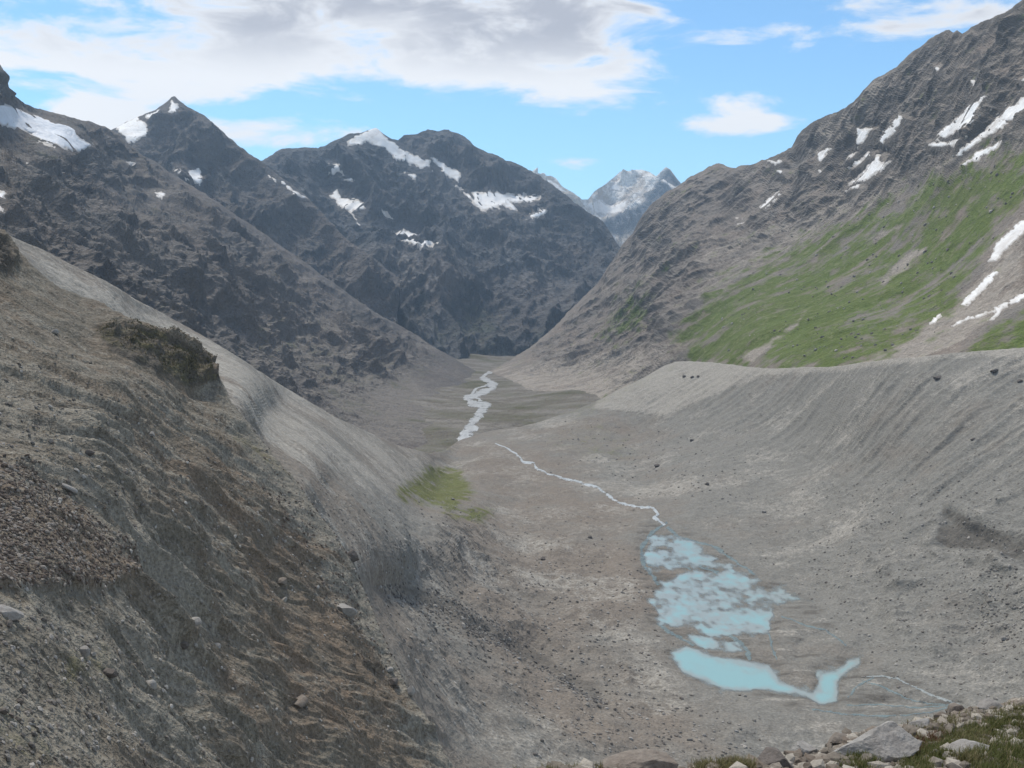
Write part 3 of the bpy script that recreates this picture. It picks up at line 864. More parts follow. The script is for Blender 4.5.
B2crest = [(-300, 70), (-120, 170), (0, 229), (12, 236), (45, 250), (78, 267), (116, 287), (156, 310), (190, 328), (219, 345), (246, 362),
           (273, 380), (300, 396), (332, 415), (352, 425), (371, 433), (400, 446), (430, 453), (445, 450), (458, 441), (470, 437),
           (485, 432), (500, 429.5), (520, 427), (545, 420), (575, 410), (605, 397), (640, 379), (664, 366), (676, 361.5), (690, 361),
           (710, 362), (735, 365), (760, 368), (775, 369), (800, 367), (828, 367), (860, 363), (900, 358), (940, 354.5), (980, 351), (1024, 347), (1350, 322)]
A = Terrain(B2crest, [(-300, 760), (200, 800), (400, 830), (1350, 830)],
            [(-300, 70, 330), (-120, 170, 400), (10, 236, 480), (116, 287, 540), (215, 345, 610), (300, 396, 760), (371, 433, 920),
             (400, 446, 1010), (440, 452, 1200), (470, 437, 1400), (500, 430, 1430), (545, 420, 1450), (605, 397, 1480),
             (640, 379, 1480), (676, 362, 1500), (760, 368, 1250), (828, 367, 1060), (900, 358, 900), (1024, 347, 790), (1350, 322, 520),
             (520, 455, 'z', -200), (600, 500, 'z', -196), (480, 470, 'z', -198), (440, 490, 'z', -190), (500, 520, 'z', -190),
             (560, 560, 'z', -188.5), (600, 620, 'z', -187), (550, 680, 'z', -179), (650, 560, 'z', -190), (700, 600, 'z', -190),
             (850, 670, 'z', -190), (680, 650, 'z', -190), (780, 700, 'z', -190), (640, 540, 'z', -191), (640, 700, 'z', -186),
             (760, 740, 'z', -188), (900, 720, 'z', -188), (700, 550, 'z', -189.5), (760, 600, 'z', -189.5),
             (1000, 450, 665), (900, 480, 715), (800, 460, 920), (700, 430, 1170), (700, 500, 'z', -183), (640, 440, 1270),
             (900, 600, 'z', -177), (1000, 560, 548), (1000, 660, 'z', -178), (900, 690, 'z', -187), (1040, 710, 'z', -174), (800, 560, 'z', -185),
             (1350, 500, 420), (1350, 700, 300), (1350, 830, 260), (900, 540, 'z', -160), (1000, 400, 720),
             (370, 475, 600), (270, 410, 520), (150, 360, 440), (236, 412, 300), (300, 492, 285), (352, 566, 300), (390, 652, 302), (432, 722, 295), (325, 485, 385), (400, 590, 405), (415, 540, 500), (450, 640, 408), (480, 700, 368), (560, 720, 385), (640, 768, 360),
             (440, 520, 610), (250, 520, 290), (0, 400, 300), (200, 640, 240), (400, 800, 260), (-300, 400, 180), (0, 768, 150), (800, 830, 'z', -183),
             (490, 600, 'z', -168), (1000, 768, 'z', -174)],
            step=1.3, back=60, fall=0.45, nback=8, jitter=0.45, jseed=6)
# crisp break along the foot of the moraine, gullied face above
X_, Y_, Z_ = A.P[..., 0], A.P[..., 1], A.P[..., 2]
lake_sd = np.minimum.reduce([poly_sd(A.PX, A.PY, p) for p in (pool_low, pool_mid, pool_up, pool_link, pool_out)])
flat = 1 - sstep(lake_sd, 4, 46)
sdist = line_d(A.PX, A.PY, stream + stream_tail[1:])
calm = 1 - sstep(sdist, 3, 14)
face_r = soft(A.PX, A.PY, [(640, 395), (680, 362), (1024, 345), (1400, 320), (1400, 560), (1024, 500), (930, 500), (800, 450), (700, 420)], 24)
qg = np.stack([Y_ * .98 - X_ * .1, X_ * .12, Z_ * .12], -1)
gul = (ridged(qg / 17, 4, .5, seed=111) - .45) * 5.0 * face_r
face_l = soft(A.PX, A.PY, [(-300, 60), (0, 230), (220, 345), (400, 446), (430, 480), (380, 540), (420, 660), (560, 720), (400, 830), (-300, 830)], 22)
ql = np.stack([Y_ * .9 + X_ * .45, (X_ * .9 - Y_ * .45) * .14, Z_ * .1], -1)
gapa = np.linalg.norm(np.gradient(A.P, axis=0), axis=-1)
gul = gul + (ridged(ql / 24, 3, .5, seed=112) - .45) * 3.0 * face_l * np.clip(2.2 / gapa, .1, 1)
hum = fbm(A.P / 55, 4, .5, seed=113) * 6.5 * np.clip(12 / gapa, .25, 1) + fbm(A.P / 13, 4, .6, seed=114) * 1.9 * np.clip(3.5 / gapa, .1, 1)
# mounds of till along the floor
mound = (ridged(A.P / 70, 4, .55, seed=115) - .45) * 6.0 * soft(A.PX, A.PY, [(400, 520), (640, 540), (650, 720), (420, 768), (380, 600)], 30)
mound = mound * np.clip(5 / gapa, .1, 1) + (ridged(A.P / 55, 4, .55, seed=116) - .45) * 7.0 * soft(A.PX, A.PY, [(840, 520), (1100, 480), (1100, 740), (880, 690)], 30)
trough = line_d(A.PX, A.PY, [(385, 585), (420, 600), (470, 625), (530, 650), (570, 672), (604, 696)])
cut = -2.6 * np.exp(-(trough / 12) ** 2)
scarp_poly = [(943, 506), (958, 512), (985, 524), (1005, 533), (1024, 534), (1080, 530), (1090, 560), (1024, 566), (1004, 556), (992, 549), (975, 551), (945, 547), (934, 542)]
sc_sd = poly_sd(A.PX, A.PY, scarp_poly) + fbm(A.P / 7, 4, .6, seed=117) * 3
hollow = -4.2 * sstep(-sc_sd, -4, 10) + 1.2 * np.exp(-((sc_sd - 6) / 6) ** 2)
A.displace((gul + hum * (.35 + .65 * (1 - np.maximum(face_r, face_l))) + mound) * (1 - flat) * (1 - .9 * calm) * A.crest_fade(8, .25)
           + (cut + hollow) * (1 - flat))
# lake bed: the shore is where the ground dips under the level of the water
fx_, fy_ = project(A.P)
lake_sd = np.minimum.reduce([poly_sd(fx_, fy_, p) + off for p, off in
                             ((pool_low, 0), (pool_mid, 1.2), (pool_up, 7.0), (pool_link, 4.0), (pool_out, 24))])
rr = ray_np(fx_, fy_)
bars_w = 1 - soft(fx_, fy_, pool_low, 3)
qb = A.P * np.array([1, .55, 0])
bars = (fbm(qb / 15, 5, .6, seed=121) * 1.6 + fbm(qb / 4.5, 3, .6, seed=122) * .7) * bars_w
bars = bars + fbm(qb / 9, 4, .6, seed=123) * .75 * (1 - bars_w)
lake_sd = lake_sd + (fbm(qb / 16, 4, .62, seed=124) * 9 + fbm(qb / 5, 3, .6, seed=125) * 3) * bars_w + fbm(qb / 10, 3, .6, seed=126) * 1.4 - 1.6 * (1 - bars_w)
hz = np.maximum(np.clip(lake_sd * .10, -.95, 3.0), np.where(bars_w > .5, -.40, -2)) + bars * (1 - sstep(lake_sd, 4, 30)) * .62
zt = LAKE_Z + hz
wl = 1 - sstep(lake_sd, 8, 40)
znew = A.P[..., 2] * (1 - wl) + zt * wl
k = np.where(wl > 0, znew / rr[..., 2], 1)
A.P = np.where((wl > 0)[..., None], rr * k[..., None], A.P)
A.finish()

fx_, fy_ = A.FX, A.FY
nlow = fbm(A.full / 60, 4, seed=131)
nmid = fbm(A.full / 16, 4, .6, seed=132)
green1 = soft(fx_, fy_, [(398, 490), (430, 466), (462, 470), (474, 492), (462, 505), (492, 512), (480, 522), (452, 518), (440, 506), (402, 502)], 13)
green2 = soft(fx_, fy_, [(395, 442), (455, 447), (462, 452), (430, 455)], 5)
green3 = soft(fx_, fy_, [(540, 430), (600, 412), (640, 430), (650, 470), (590, 470), (545, 450)], 20)
green4 = soft(fx_, fy_, [(300, 400), (345, 416), (352, 424), (320, 410)], 4)
ledgeg = soft(fx_, fy_, [(560, 400), (680, 358), (690, 364), (610, 405), (570, 420)], 8)
yel = green1 * (1.0 + nmid * 1.3 + .5 * fbm(A.full / 5, 3, .6, seed=135)) + green2 * .45 + green3 * .34 + green4 * .5 + ledgeg * .35 + nmid * .35 - .08
nose = soft(fx_, fy_, [(600, 405), (650, 380), (678, 362), (768, 368), (740, 380), (700, 398), (650, 412)], 9)  # sunlight on the moraine nose, painted as paler scree
wet = sstep(-poly_sd(fx_, fy_, scarp_poly) - fbm(A.full / 7, 4, .6, seed=117) * 3, -3, 3)
mudz = soft(fx_, fy_, c8((10, 150), (90, 120), (280, 215), (500, 335), (640, 480), (870, 600), (720, 650), (420, 615), (140, 545), (50, 400)), 9)
mudn = fbm(A.full * np.array([.35, 1.0, 0]) / 7, 4, .6, seed=134)
shore = 1 - sstep(np.minimum.reduce([poly_sd(fx_, fy_, p) for p in (pool_low, pool_mid, pool_up, pool_link, pool_out)]), 0, 16)
dirtr = soft(fx_, fy_, [(385, 580), (440, 592), (520, 640), (605, 690), (600, 705), (540, 668), (460, 628)], 5)
pale_l = soft(fx_, fy_, [(-20, 215), (219, 345), (400, 446), (440, 470), (400, 500), (330, 470), (260, 440), (215, 400), (100, 320)], 14)
rimA = 1 - sstep(line_d(fx_, fy_, [(225, 392), (262, 440), (300, 487), (352, 562), (390, 650), (428, 720), (470, 800)]) + nmid * 30, 2, 40)
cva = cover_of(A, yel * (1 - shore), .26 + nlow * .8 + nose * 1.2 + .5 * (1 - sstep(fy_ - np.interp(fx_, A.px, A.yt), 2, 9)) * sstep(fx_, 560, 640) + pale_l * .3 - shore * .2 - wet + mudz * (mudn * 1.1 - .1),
               wet * (.62 + nmid * .8) + dirtr * .55 + np.maximum(nmid - .25, 0) * .5 + shore * .22 + mudz * (.2 - mudn * .9),
               .35 + rimA * .7 + 1.1 * fbm(A.full / 110, 4, seed=133) + .5 * soft(fx_, fy_, [(450, 435), (560, 450), (640, 540), (645, 640), (720, 745), (560, 745), (480, 620), (430, 560), (480, 500)], 30) - .45 * soft(fx_, fy_, [(640, 395), (1400, 300), (1400, 830), (850, 700), (720, 500)], 40))
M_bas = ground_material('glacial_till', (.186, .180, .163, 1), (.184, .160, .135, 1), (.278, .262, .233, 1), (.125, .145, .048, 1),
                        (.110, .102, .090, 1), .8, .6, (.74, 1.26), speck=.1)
fc = grid_faces(*A.full.shape[:2])
cxf = A.FX.ravel()[fc].mean(1)
cyf = A.FY.ravel()[fc].mean(1)
row = np.arange(len(fc)) // (A.full.shape[1] - 1)
left_f = poly_sd(cxf, cyf, [(-900, -300), (0, 200), (390, 420), (432, 452), (440, 462), (400, 500), (388, 560), (420, 600), (530, 650),
                            (610, 700), (660, 900), (-900, 900)]) < 0
right_f = poly_sd(cxf, cyf, [(600, 380), (700, 320), (1200, 300), (2500, 200), (2500, 900), (1100, 760), (960, 690), (880, 610),
                             (790, 540), (690, 490), (640, 455), (590, 425), (575, 412)]) < 0
colid = np.tile(np.arange(A.full.shape[1] - 1), A.full.shape[0] - 1)
back = row < A.nback
colx = A.px[colid]
left_f = np.where(back, colx < 432, left_f)
right_f = np.where(back, colx > 575, right_f & ~left_f)
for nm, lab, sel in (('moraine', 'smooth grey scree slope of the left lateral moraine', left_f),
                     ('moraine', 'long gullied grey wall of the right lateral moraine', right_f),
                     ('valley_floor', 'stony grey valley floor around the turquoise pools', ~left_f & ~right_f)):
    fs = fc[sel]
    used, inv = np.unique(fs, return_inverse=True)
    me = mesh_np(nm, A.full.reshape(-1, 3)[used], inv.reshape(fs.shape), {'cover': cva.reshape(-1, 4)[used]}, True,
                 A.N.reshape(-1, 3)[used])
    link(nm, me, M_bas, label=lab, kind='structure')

# ---------------------------------------------------------------- water
def lake_material():
    m = bpy.data.materials.new('milky_meltwater')
    m.use_nodes = True
    t = NT(m.node_tree)
    pos = t.n('ShaderNodeNewGeometry').outputs['Position']
    at = t.n('ShaderNodeAttribute', attribute_name='depth').outputs['Fac']
    n1 = t.noise(pos, 1 / 14, 4, .6)
    n2 = t.noise(pos, 1 / 2.2, 4, .7)
    d = t.math('ADD', at, t.math('MULTIPLY', t.math('SUBTRACT', n1, .5), 1.3))
    c = t.mix(t.ramp(d, .3, 1.0), (.275, .305, .29, 1), (.235, .385, .39, 1))
    b = t.n('ShaderNodeBump', ins={'Strength': .2, 'Distance': .12, 'Height': n2})
    bs = t.n('ShaderNodeBsdfPrincipled', ins={'Base Color': c, 'Roughness': .22, 'Normal': b.outputs[0], 'IOR': 1.33})
    cl = t.n('ShaderNodeBsdfTransparent')
    mx = t.n('ShaderNodeMixShader', ins={0: t.ramp(t.math('ADD', at, t.math('MULTIPLY', t.math('SUBTRACT', n2, .5), .25)), 0.0, .5, 0.12, 1.0),
                                         1: cl.outputs[0], 2: bs.outputs[0]})
    t.n('ShaderNodeOutputMaterial', ins={0: mx.outputs[0]})
    return m


gx, gy = np.meshgrid(np.arange(634, 972, 1.5), np.arange(512, 722, 1.5))
r = ray_np(gx, gy)
WP = r * (LAKE_Z / r[..., 2])[..., None]
dep = LAKE_Z - A.locate(gx, gy)[0][..., 2]
wsd = np.minimum.reduce([poly_sd(gx, gy, p) for p in (pool_low, pool_mid, pool_up, pool_link, pool_out)])
F_ = grid_faces(*gx.shape)
F_ = F_[(wsd.ravel()[F_] < 12).any(1)]
used, inv = np.unique(F_, return_inverse=True)
dcol = np.repeat(np.clip(dep.ravel()[used] / .9, 0, 1)[:, None], 4, 1)
link('lake', mesh_np('lake', WP.reshape(-1, 3)[used], inv.reshape(F_.shape), {'depth': dcol}), lake_material(),
     label='milky turquoise meltwater pools spread over the gravel floor', kind='structure')


def ribbon(name, path, wid, surf, lift, mat, label, seed=1, sub=10):
    """running water draped along its bed; the rims dip into the ground"""
    L = np.array(path, float)
    seg = np.concatenate([[0], np.cumsum(np.hypot(*np.diff(L, axis=0).T))])
    s = np.linspace(0, seg[-1], int(seg[-1] * 1.2) + 2)
    # rounded corners
    cx = np.interp(s, seg, L[:, 0])
    cy = np.interp(s, seg, L[:, 1])
    kz = np.ones(5) / 5
    cx2, cy2 = cx.copy(), cy.copy()
    cx2[2:-2], cy2[2:-2] = np.convolve(cx, kz, 'valid'), np.convolve(cy, kz, 'valid')
    cx2 = cx2 + fbm(np.stack([s / 9, s * 0 + 5, s * 0], -1), 3, .6, seed=seed + 20) * 3.0
    cy2 = cy2 + fbm(np.stack([s / 9, s * 0 + 9, s * 0], -1), 3, .6, seed=seed + 30) * 1.6
    dx, dy = np.gradient(cx2), np.gradient(cy2)
    ln = np.hypot(dx, dy) + 1e-9
    nx, ny = -dy / ln, dx / ln
    wv = np.interp(s / seg[-1], np.linspace(0, 1, len(wid)), wid)
    wv = wv * np.clip(1 + 1.5 * fbm(np.stack([s / 6, s * 0, s * 0], -1), 4, .65, seed=seed), .12, 2.2)
    m = 9
    o = np.linspace(-1, 1, m)
    U = cx2[:, None] + nx[:, None] * wv[:, None] * o[None]
    W = cy2[:, None] + ny[:, None] * wv[:, None] * o[None] * .55
    P = surf(U, W)
    prof = np.where(np.abs(o) > .95, -.6, lift)
    P[..., 2] += prof[None]
    dp = np.broadcast_to((1 - o ** 2)[None], P.shape[:2]).reshape(-1, 1)
    me = mesh_np(name, P.reshape(-1, 3), grid_faces(*P.shape[:2]), {'depth': np.repeat(dp, 4, 1)})
    link(name, me, mat, label=label, kind='structure')


def on_floor2(px, py):
    r = ray_np(px, py)
    Y = -215 / r[..., 2]
    for _ in range(12):
        Y = floor_z(r[..., 0] * Y, Y) / r[..., 2]
    return r * Y[..., None]


M_stream = water_material('white_water', (.21, .24, .25, 1), (.29, .32, .335, 1), .8, .35, .5, 1.7)
M_river = water_material('silty_river', (.25, .25, .245, 1), (.33, .33, .32, 1), 2.2, .35, .38, 1.3)
M_silt = water_material('silty_channel', (.22, .25, .25, 1), (.27, .30, .295, 1), 1.0, .45, .25, 1.2, .75)
ribbon('stream', stream, [.6, 1.9, 2.3, 1.9, 2.2, 2.3, 2.0], lambda a, b: A.locate(a, b)[0], .45, M_stream,
       'white tumbling stream running from the pools across the gravel')
river_path = [(250 + u * .443, 90 + v * .443) for u, v in ((562, 628), (535, 640), (522, 650), (545, 660), (550, 672), (520, 685),
              (488, 695), (500, 706), (535, 712), (522, 730), (505, 748), (497, 764))] + [(466, 432), (465, 438), (464, 444)]
ribbon('river', river_path, [2, 3.6, 5.6, 5, 6.5, 6, 7, 7], on_floor2, .5, M_river,
       'pale braided river winding away down the valley', 5)
side_river = [(250 + u * .443, 90 + v * .443) for u, v in ((548, 660), (530, 668), (506, 676), (498, 690), (520, 700), (505, 716))]
ribbon('river', side_river, [1.5, 2.2, 1.8], on_floor2, .4, M_river, 'thin side channel of the pale distant river', 6)
outflow = c8((858, 606), (820, 594), (780, 578), (740, 560), (700, 540), (660, 532), (620, 536))
ribbon('stream', outflow, [2.4, 2.2, 1.8, 1.7, 1.2], lambda a, b: A.locate(a, b)[0], .2, M_silt, 'thin inflow channel reaching the pools from the right', 8)
M_braid = water_material('blue_braid', (.16, .235, .26, 1), (.21, .30, .315, 1), 1.0, .45, .05, 1.3, .5)
for lab, wd, pts in (
        ('pale silty side channel along the lower shore', 2.0, ((858, 606), (800, 622), (740, 632), (660, 636), (560, 630), (480, 618))),
        ('braid channel curving round the left of the upper flats', 3.2, ((110, 140), (70, 165), (42, 210), (55, 255), (90, 300))),
        ('braid channel running straight down from the white stream', 3.4, ((112, 150), (150, 190), (182, 228), (200, 255), (240, 268))),
        ('braid channel along the right rim of the upper flats', 3.0, ((150, 180), (230, 200), (285, 240), (335, 272))),
        ('short cross channel in the upper flats', 2.4, ((60, 250), (120, 240), (172, 262))),
        ('narrow link between middle and lower pool on the left', 3.0, ((85, 398), (130, 428), (180, 455))),
        ('narrow link between middle and lower pool in the centre', 3.4, ((262, 420), (300, 448), (318, 472), (322, 494))),
        ('thin thread of water right of the middle pool', 1.8, ((400, 380), (450, 398), (520, 418), (570, 455))),
        ('thread of water joining the bent arm of the lower pool', 1.8, ((640, 536), (600, 556), (570, 590))),
        ('middle thread of the inflow delta at the right', 1.6, ((860, 606), (780, 604), (720, 590), (660, 560), (610, 545))),
        ('lower thread of the inflow delta at the right', 1.6, ((830, 610), (740, 614), (650, 606), (570, 608))),
        ('small runnel below the middle pool', 1.6, ((372, 424), (380, 460), (392, 492)))):
    ribbon('stream', c8(*pts), [wd * .7, wd, wd * .8], lambda a, b: A.locate(a, b)[0], .14, M_braid, lab, len(lab) % 17)

# ---------------------------------------------------------------- near left slope
B = Terrain([(-330, 120), (-60, 205), (0, 229), (14, 246), (30, 264), (60, 288), (100, 303), (130, 318), (160, 327), (190, 342), (210, 358),
             (219, 376), (232, 402), (262, 440), (300, 487), (330, 527), (352, 562), (372, 606), (390, 650), (408, 685), (428, 720), (470, 800)],
            [(-330, 860), (470, 860)],
            [(-330, 120, 170), (-60, 205, 230), (0, 231, 255), (60, 288, 255), (130, 318, 262), (190, 343, 272), (222, 385, 262),
             (262, 440, 250), (300, 485, 240), (352, 560, 225), (390, 650, 205), (428, 720, 190), (470, 800, 172),
             (0, 333, 190), (100, 352, 225), (200, 395, 250), (0, 450, 128), (0, 520, 102), (0, 608, 80), (0, 700, 66), (0, 768, 58),
             (130, 560, 126), (130, 700, 90), (250, 768, 112), (250, 600, 168), (200, 470, 195), (330, 700, 162), (-330, 500, 80),
             (-330, 768, 40), (0, 860, 48), (400, 860, 135), (100, 430, 160)],
            step=1.15, back=70, fall=0.75, nback=8, jitter=2.6, jseed=3)
X_, Y_ = B.P[..., 0], B.P[..., 1]
fb = np.array([.74, .67])
s_ = X_ * .67 - Y_ * .74
t_ = X_ * .74 + Y_ * .67
near = sstep(B.P[..., 1], 30, 120)
qr = np.stack([s_, t_ * .16, B.P[..., 2] * .16], -1)
wq = qr / 13 + .25 * np.stack([fbm(B.P / 20, 3, seed=s) for s in (36, 46, 56)], -1)
rill = (ridged(wq, 5, .55, seed=141) - .45) * 4.2 * soft(B.PX, B.PY, [(-40, 340), (220, 390), (500, 800), (150, 900), (120, 620), (140, 540), (0, 440)], 40)
rill = rill + (ridged(qr / 4.5, 4, .6, seed=142) - .45) * 1.0 * np.clip(1.5 / np.linalg.norm(np.gradient(B.P, axis=0), axis=-1), 0, 1)
knoll = soft(B.PX, B.PY, [(92, 322), (160, 327), (214, 360), (220, 380), (190, 388), (150, 368), (110, 350)], 9)
kn = knoll * (1.2 + 3.6 * ridged(B.P / 9, 4, seed=143))
outc = soft(B.PX, B.PY, [(-40, 215), (6, 236), (16, 262), (4, 275), (-40, 262)], 7) * 2.5 * ridged(B.P / 8, 4, seed=144)
gap = np.linalg.norm(np.gradient(B.P, axis=0), axis=-1)
coarse = np.clip(1.3 / gap, 0, 1)
lum = fbm(B.P / 14, 3, .5, seed=145) * 2.0 * near + fbm(B.P / 3.4, 3, .55, seed=146) * .3 * coarse
chip_poly = [(-40, 452), (30, 468), (66, 494), (132, 548), (150, 566), (112, 584), (60, 588), (-40, 582)]
chip_sd = poly_sd(B.PX, B.PY, chip_poly)
lip = .55 * sstep(-chip_sd, -5, 3)
B.displace((rill * (.3 + .7 * near) + lum + kn + outc) * B.crest_fade(10, .25) + lip)
B.finish()
fx_, fy_ = B.FX, B.FY
s_ = B.full[..., 0] * .67 - B.full[..., 1] * .74
t_ = B.full[..., 0] * .74 + B.full[..., 1] * .67
qr = np.stack([s_, t_ * .13, B.full[..., 2] * .13], -1)
st = fbm(qr / 6, 5, .6, seed=151)
nb = fbm(B.full / 9, 5, .6, seed=152)
brown = soft(fx_, fy_, [(250, 560), (300, 480), (360, 560), (400, 650), (440, 740), (300, 760), (260, 660)], 30)
brown2 = soft(fx_, fy_, [(140, 440), (260, 450), (300, 500), (250, 540), (150, 490)], 26)
chipm = soft(fx_, fy_, chip_poly, 5)
greyb = soft(fx_, fy_, [(-30, 345), (90, 380), (200, 560), (210, 760), (-30, 760), (-30, 600), (140, 590), (110, 500), (-30, 440)], 30)
rimd = line_d(fx_, fy_, [(225, 392), (262, 440), (300, 487), (352, 562), (390, 650), (428, 720), (470, 800)])
rimz = 1 - sstep(rimd + fbm(B.full / 8, 4, .6, seed=154) * 22, 4, 34)
knm = soft(fx_, fy_, [(92, 324), (160, 327), (214, 360), (220, 380), (190, 388), (150, 368), (110, 350)], 6)
oum = soft(fx_, fy_, [(-40, 215), (6, 236), (16, 262), (4, 275), (-40, 262)], 7)
turf = soft(fx_, fy_, [(60, 650), (110, 640), (120, 690), (60, 690)], 18) + soft(fx_, fy_, [(-30, 690), (40, 690), (60, 768), (-30, 768)], 20) * .8 \
    + soft(fx_, fy_, [(-20, 575), (70, 590), (60, 610), (-20, 605)], 12) * .7
turf2 = soft(fx_, fy_, [(235, 425), (300, 470), (290, 480), (230, 440)], 12)
cvb = cover_of(B, turf * .5 + turf2 * .5 + nb * .45 + knm * .45 - .05 - chipm, .35 + st * .9 + greyb * .25 - brown * .15 - knm * .6 - oum + rimz * .55,
               np.maximum(fbm(qr / 3.2, 4, .6, seed=153) * 1.1 - .05, 0) * .8 + knm * .75 + oum * .9 + chipm * .2,
               .3 + brown * .4 + brown2 * .3 + chipm * .4 + nb * .8 + st * .4 - greyb * .2)
M_near = ground_material('slope_earth', (.146, .131, .106, 1), (.164, .126, .093, 1), (.198, .182, .152, 1), (.115, .112, .05, 1),
                         (.090, .080, .068, 1), .36, 1.2, (.62, 1.4), speck=.12)
link('hillside', B.mesh('near_slope', cvb), M_near, label='eroded brown earth slope with rills on the near left', kind='structure')

# ---------------------------------------------------------------- ledge below the viewpoint
LEDGE_EDGE = [(-300, 800), (0, 779), (200, 772), (330, 767), (430, 764), (520, 763), (600, 762), (680, 761), (753, 757), (780, 750), (819, 742), (846, 732),
              (873, 727), (905, 721), (935, 713), (959, 707), (990, 702), (1024, 697), (1150, 680), (1400, 660)]


def ledge_base(Y):
    return -1.65 - .4325 * Y + .0026 * Y * Y


ed = []
for a in LEDGE_EDGE:
    rz = ray_np(*a)[2]
    lo, hi = 6.0, 60.0
    for _ in range(50):
        mid = .5 * (lo + hi)
        if ledge_base(mid) / mid < rz:
            lo = mid
        else:
            hi = mid
    ed.append(((a[0] - 512) / FPX / 1.0, lo))
ed = np.array(ed)


def ledge_z(X, Y):
    X, Y = np.asarray(X, float), np.asarray(Y, float)
    az = X / np.maximum(Y, 3.0)
    yc = np.interp(az, ed[:, 0], ed[:, 1])
    p = np.stack([X, Y, X * 0], -1)
    over = Y - yc + fbm(p / 1.7, 3, seed=160) * .8
    z = ledge_base(np.minimum(Y, yc)) - 1.05 * np.maximum(Y - yc, 0)
    z = z - .25 * sstep(over, -2.0, .4)
    return z + (fbm(p / 3.1, 5, .58, seed=161) * .42 + fbm(p / .5, 3, .6, seed=162) * .06) * sstep(np.hypot(X, Y), .8, 6)


xs = np.arange(-24, 34, .13)
ys = np.arange(-7, 46, .13)
XL, YL = np.meshgrid(xs, ys)
LZ = ledge_z(XL, YL)
LP = np.stack([XL, YL, LZ], -1)


def ledge_look(X, Y):
    i = np.clip((Y - ys[0]) / .13, 0, len(ys) - 1.01)
    j = np.clip((X - xs[0]) / .13, 0, len(xs) - 1.01)
    i0, j0 = i.astype(int), j.astype(int)
    fi, fj = i - i0, j - j0
    return ((LZ[i0, j0] * (1 - fj) + LZ[i0, j0 + 1] * fj) * (1 - fi) + (LZ[i0 + 1, j0] * (1 - fj) + LZ[i0 + 1, j0 + 1] * fj) * fi)


def on_ledge(px, py):
    """first point of the ledge met by the line of sight"""
    r = ray_np(px, py)
    Y = np.full(np.shape(px), 3.0)
    for _ in range(700):
        above = r[..., 2] * Y > ledge_look(r[..., 0] * Y, Y)
        if not above.any() or Y.max() > 48:
            break
        Y = np.where(above, Y + .08, Y)
    P = r * Y[..., None]
    P[..., 2] = ledge_look(P[..., 0], P[..., 1])
    return P


lfx, lfy = project(LP)
turf_a = [(900, 775), (920, 757), (948, 741), (975, 732), (1008, 719), (1030, 712), (1030, 728), (998, 732), (962, 750), (935, 764), (925, 780)]
turf_b = [(968, 752), (1000, 742), (1060, 730), (1060, 800), (985, 800)]
turf_c = [(840, 770), (858, 758), (872, 752), (880, 760), (868, 775)]
turf_d = [(690, 772), (715, 763), (740, 764), (760, 772)]
heath = [(905, 757), (915, 748), (934, 737), (950, 740), (926, 757)]
tf = np.maximum.reduce([soft(lfx, lfy, p, 6) for p in (turf_a, turf_b, turf_c, turf_d)])
hth = soft(lfx, lfy, heath, 5)
nl = fbm(LP / 1.6, 5, .6, seed=163)
cvl = np.stack([np.clip(tf * .9 + nl * .5, -.5, 1.3), np.clip(.5 + nl, -.3, 1.2), hth * .6 + np.clip(nl * .5, 0, 1), .5 + fbm(LP / 4, 3, seed=164)], -1)
M_ledge = ground_material('ledge_earth', (.16, .145, .12, 1), (.17, .125, .095, 1), (.26, .235, .20, 1), (.09, .10, .035, 1),
                          (.075, .055, .045, 1), .05, 1.2, (.6, 1.4), speck=.15)
link('ledge', mesh_np('ledge', LP.reshape(-1, 3), grid_faces(*LP.shape[:2]), {'cover': cvl.reshape(-1, 4)}), M_ledge,
     label='stony grassy ledge in the bottom right corner', kind='structure')

# ================================================================ SNOW
M_snow = snow_material('old_snow', (.78, .78, .78, 1), (.56, .53, .50, 1), 4.0)
M_ice = snow_material('glacier_ice', (.62, .65, .70, 1), (.44, .46, .50, 1), 9.0)


def snow(T, poly, label, name='snow_patch', cat='snow patch', mat=None, wob=1.7, thick=.42, group='old snow left on the mountains', seed=0):
    P0 = np.array(poly, float)
    x0, y0 = P0.min(0) - 3.5
    x1, y1 = P0.max(0) + 3.5
    st_ = .8 if max(x1 - x0, y1 - y0) < 90 else 1.0
    gx, gy = np.meshgrid(np.arange(x0, x1, st_), np.arange(y0, y1, st_))
    sd = poly_sd(gx, gy, poly)
    qn = np.stack([gx / 7, gy / 5, gx * 0 + seed], -1)
    sd = sd + fbm(qn, 4, .62, seed=170 + seed) * wob * 2.4
    sd = sd + np.maximum(fbm(np.stack([gx / 9, gy / 6, gx * 0 + seed + 3.3], -1), 3, .6, seed=171) - .22, 0) * 16
    P, N = T.locate(gx, gy)
    for _ in range(4):
        Q = np.pad(P, ((1, 1), (1, 1), (0, 0)), 'edge')
        P = (Q[:-2, 1:-1] + Q[2:, 1:-1] + Q[1:-1, :-2] + Q[1:-1, 2:] + 2 * P) / 6
        Q = np.pad(N, ((1, 1), (1, 1), (0, 0)), 'edge')
        N = (Q[:-2, 1:-1] + Q[2:, 1:-1] + Q[1:-1, :-2] + Q[1:-1, 2:] + 2 * N) / 6
    u = np.linalg.norm(P, axis=-1) / FPX
    lift = np.clip(-sd * .45, -.9, thick) * u
    P = P + N * lift[..., None]
    F_ = grid_faces(*gx.shape)
    keep = (sd.ravel()[F_] < 1.2).any(1)
    F_ = F_[keep]
    if not len(F_):
        return None
    used, inv = np.unique(F_, return_inverse=True)
    dp = np.repeat(np.clip(-sd.ravel()[used] / 3.0, 0, 1)[:, None], 4, 1)
    me = mesh_np(name, P.reshape(-1, 3)[used], inv.reshape(F_.shape), {'depth': dp})
    return link(name, me, mat or M_snow, label=label, cat=cat, group=group)


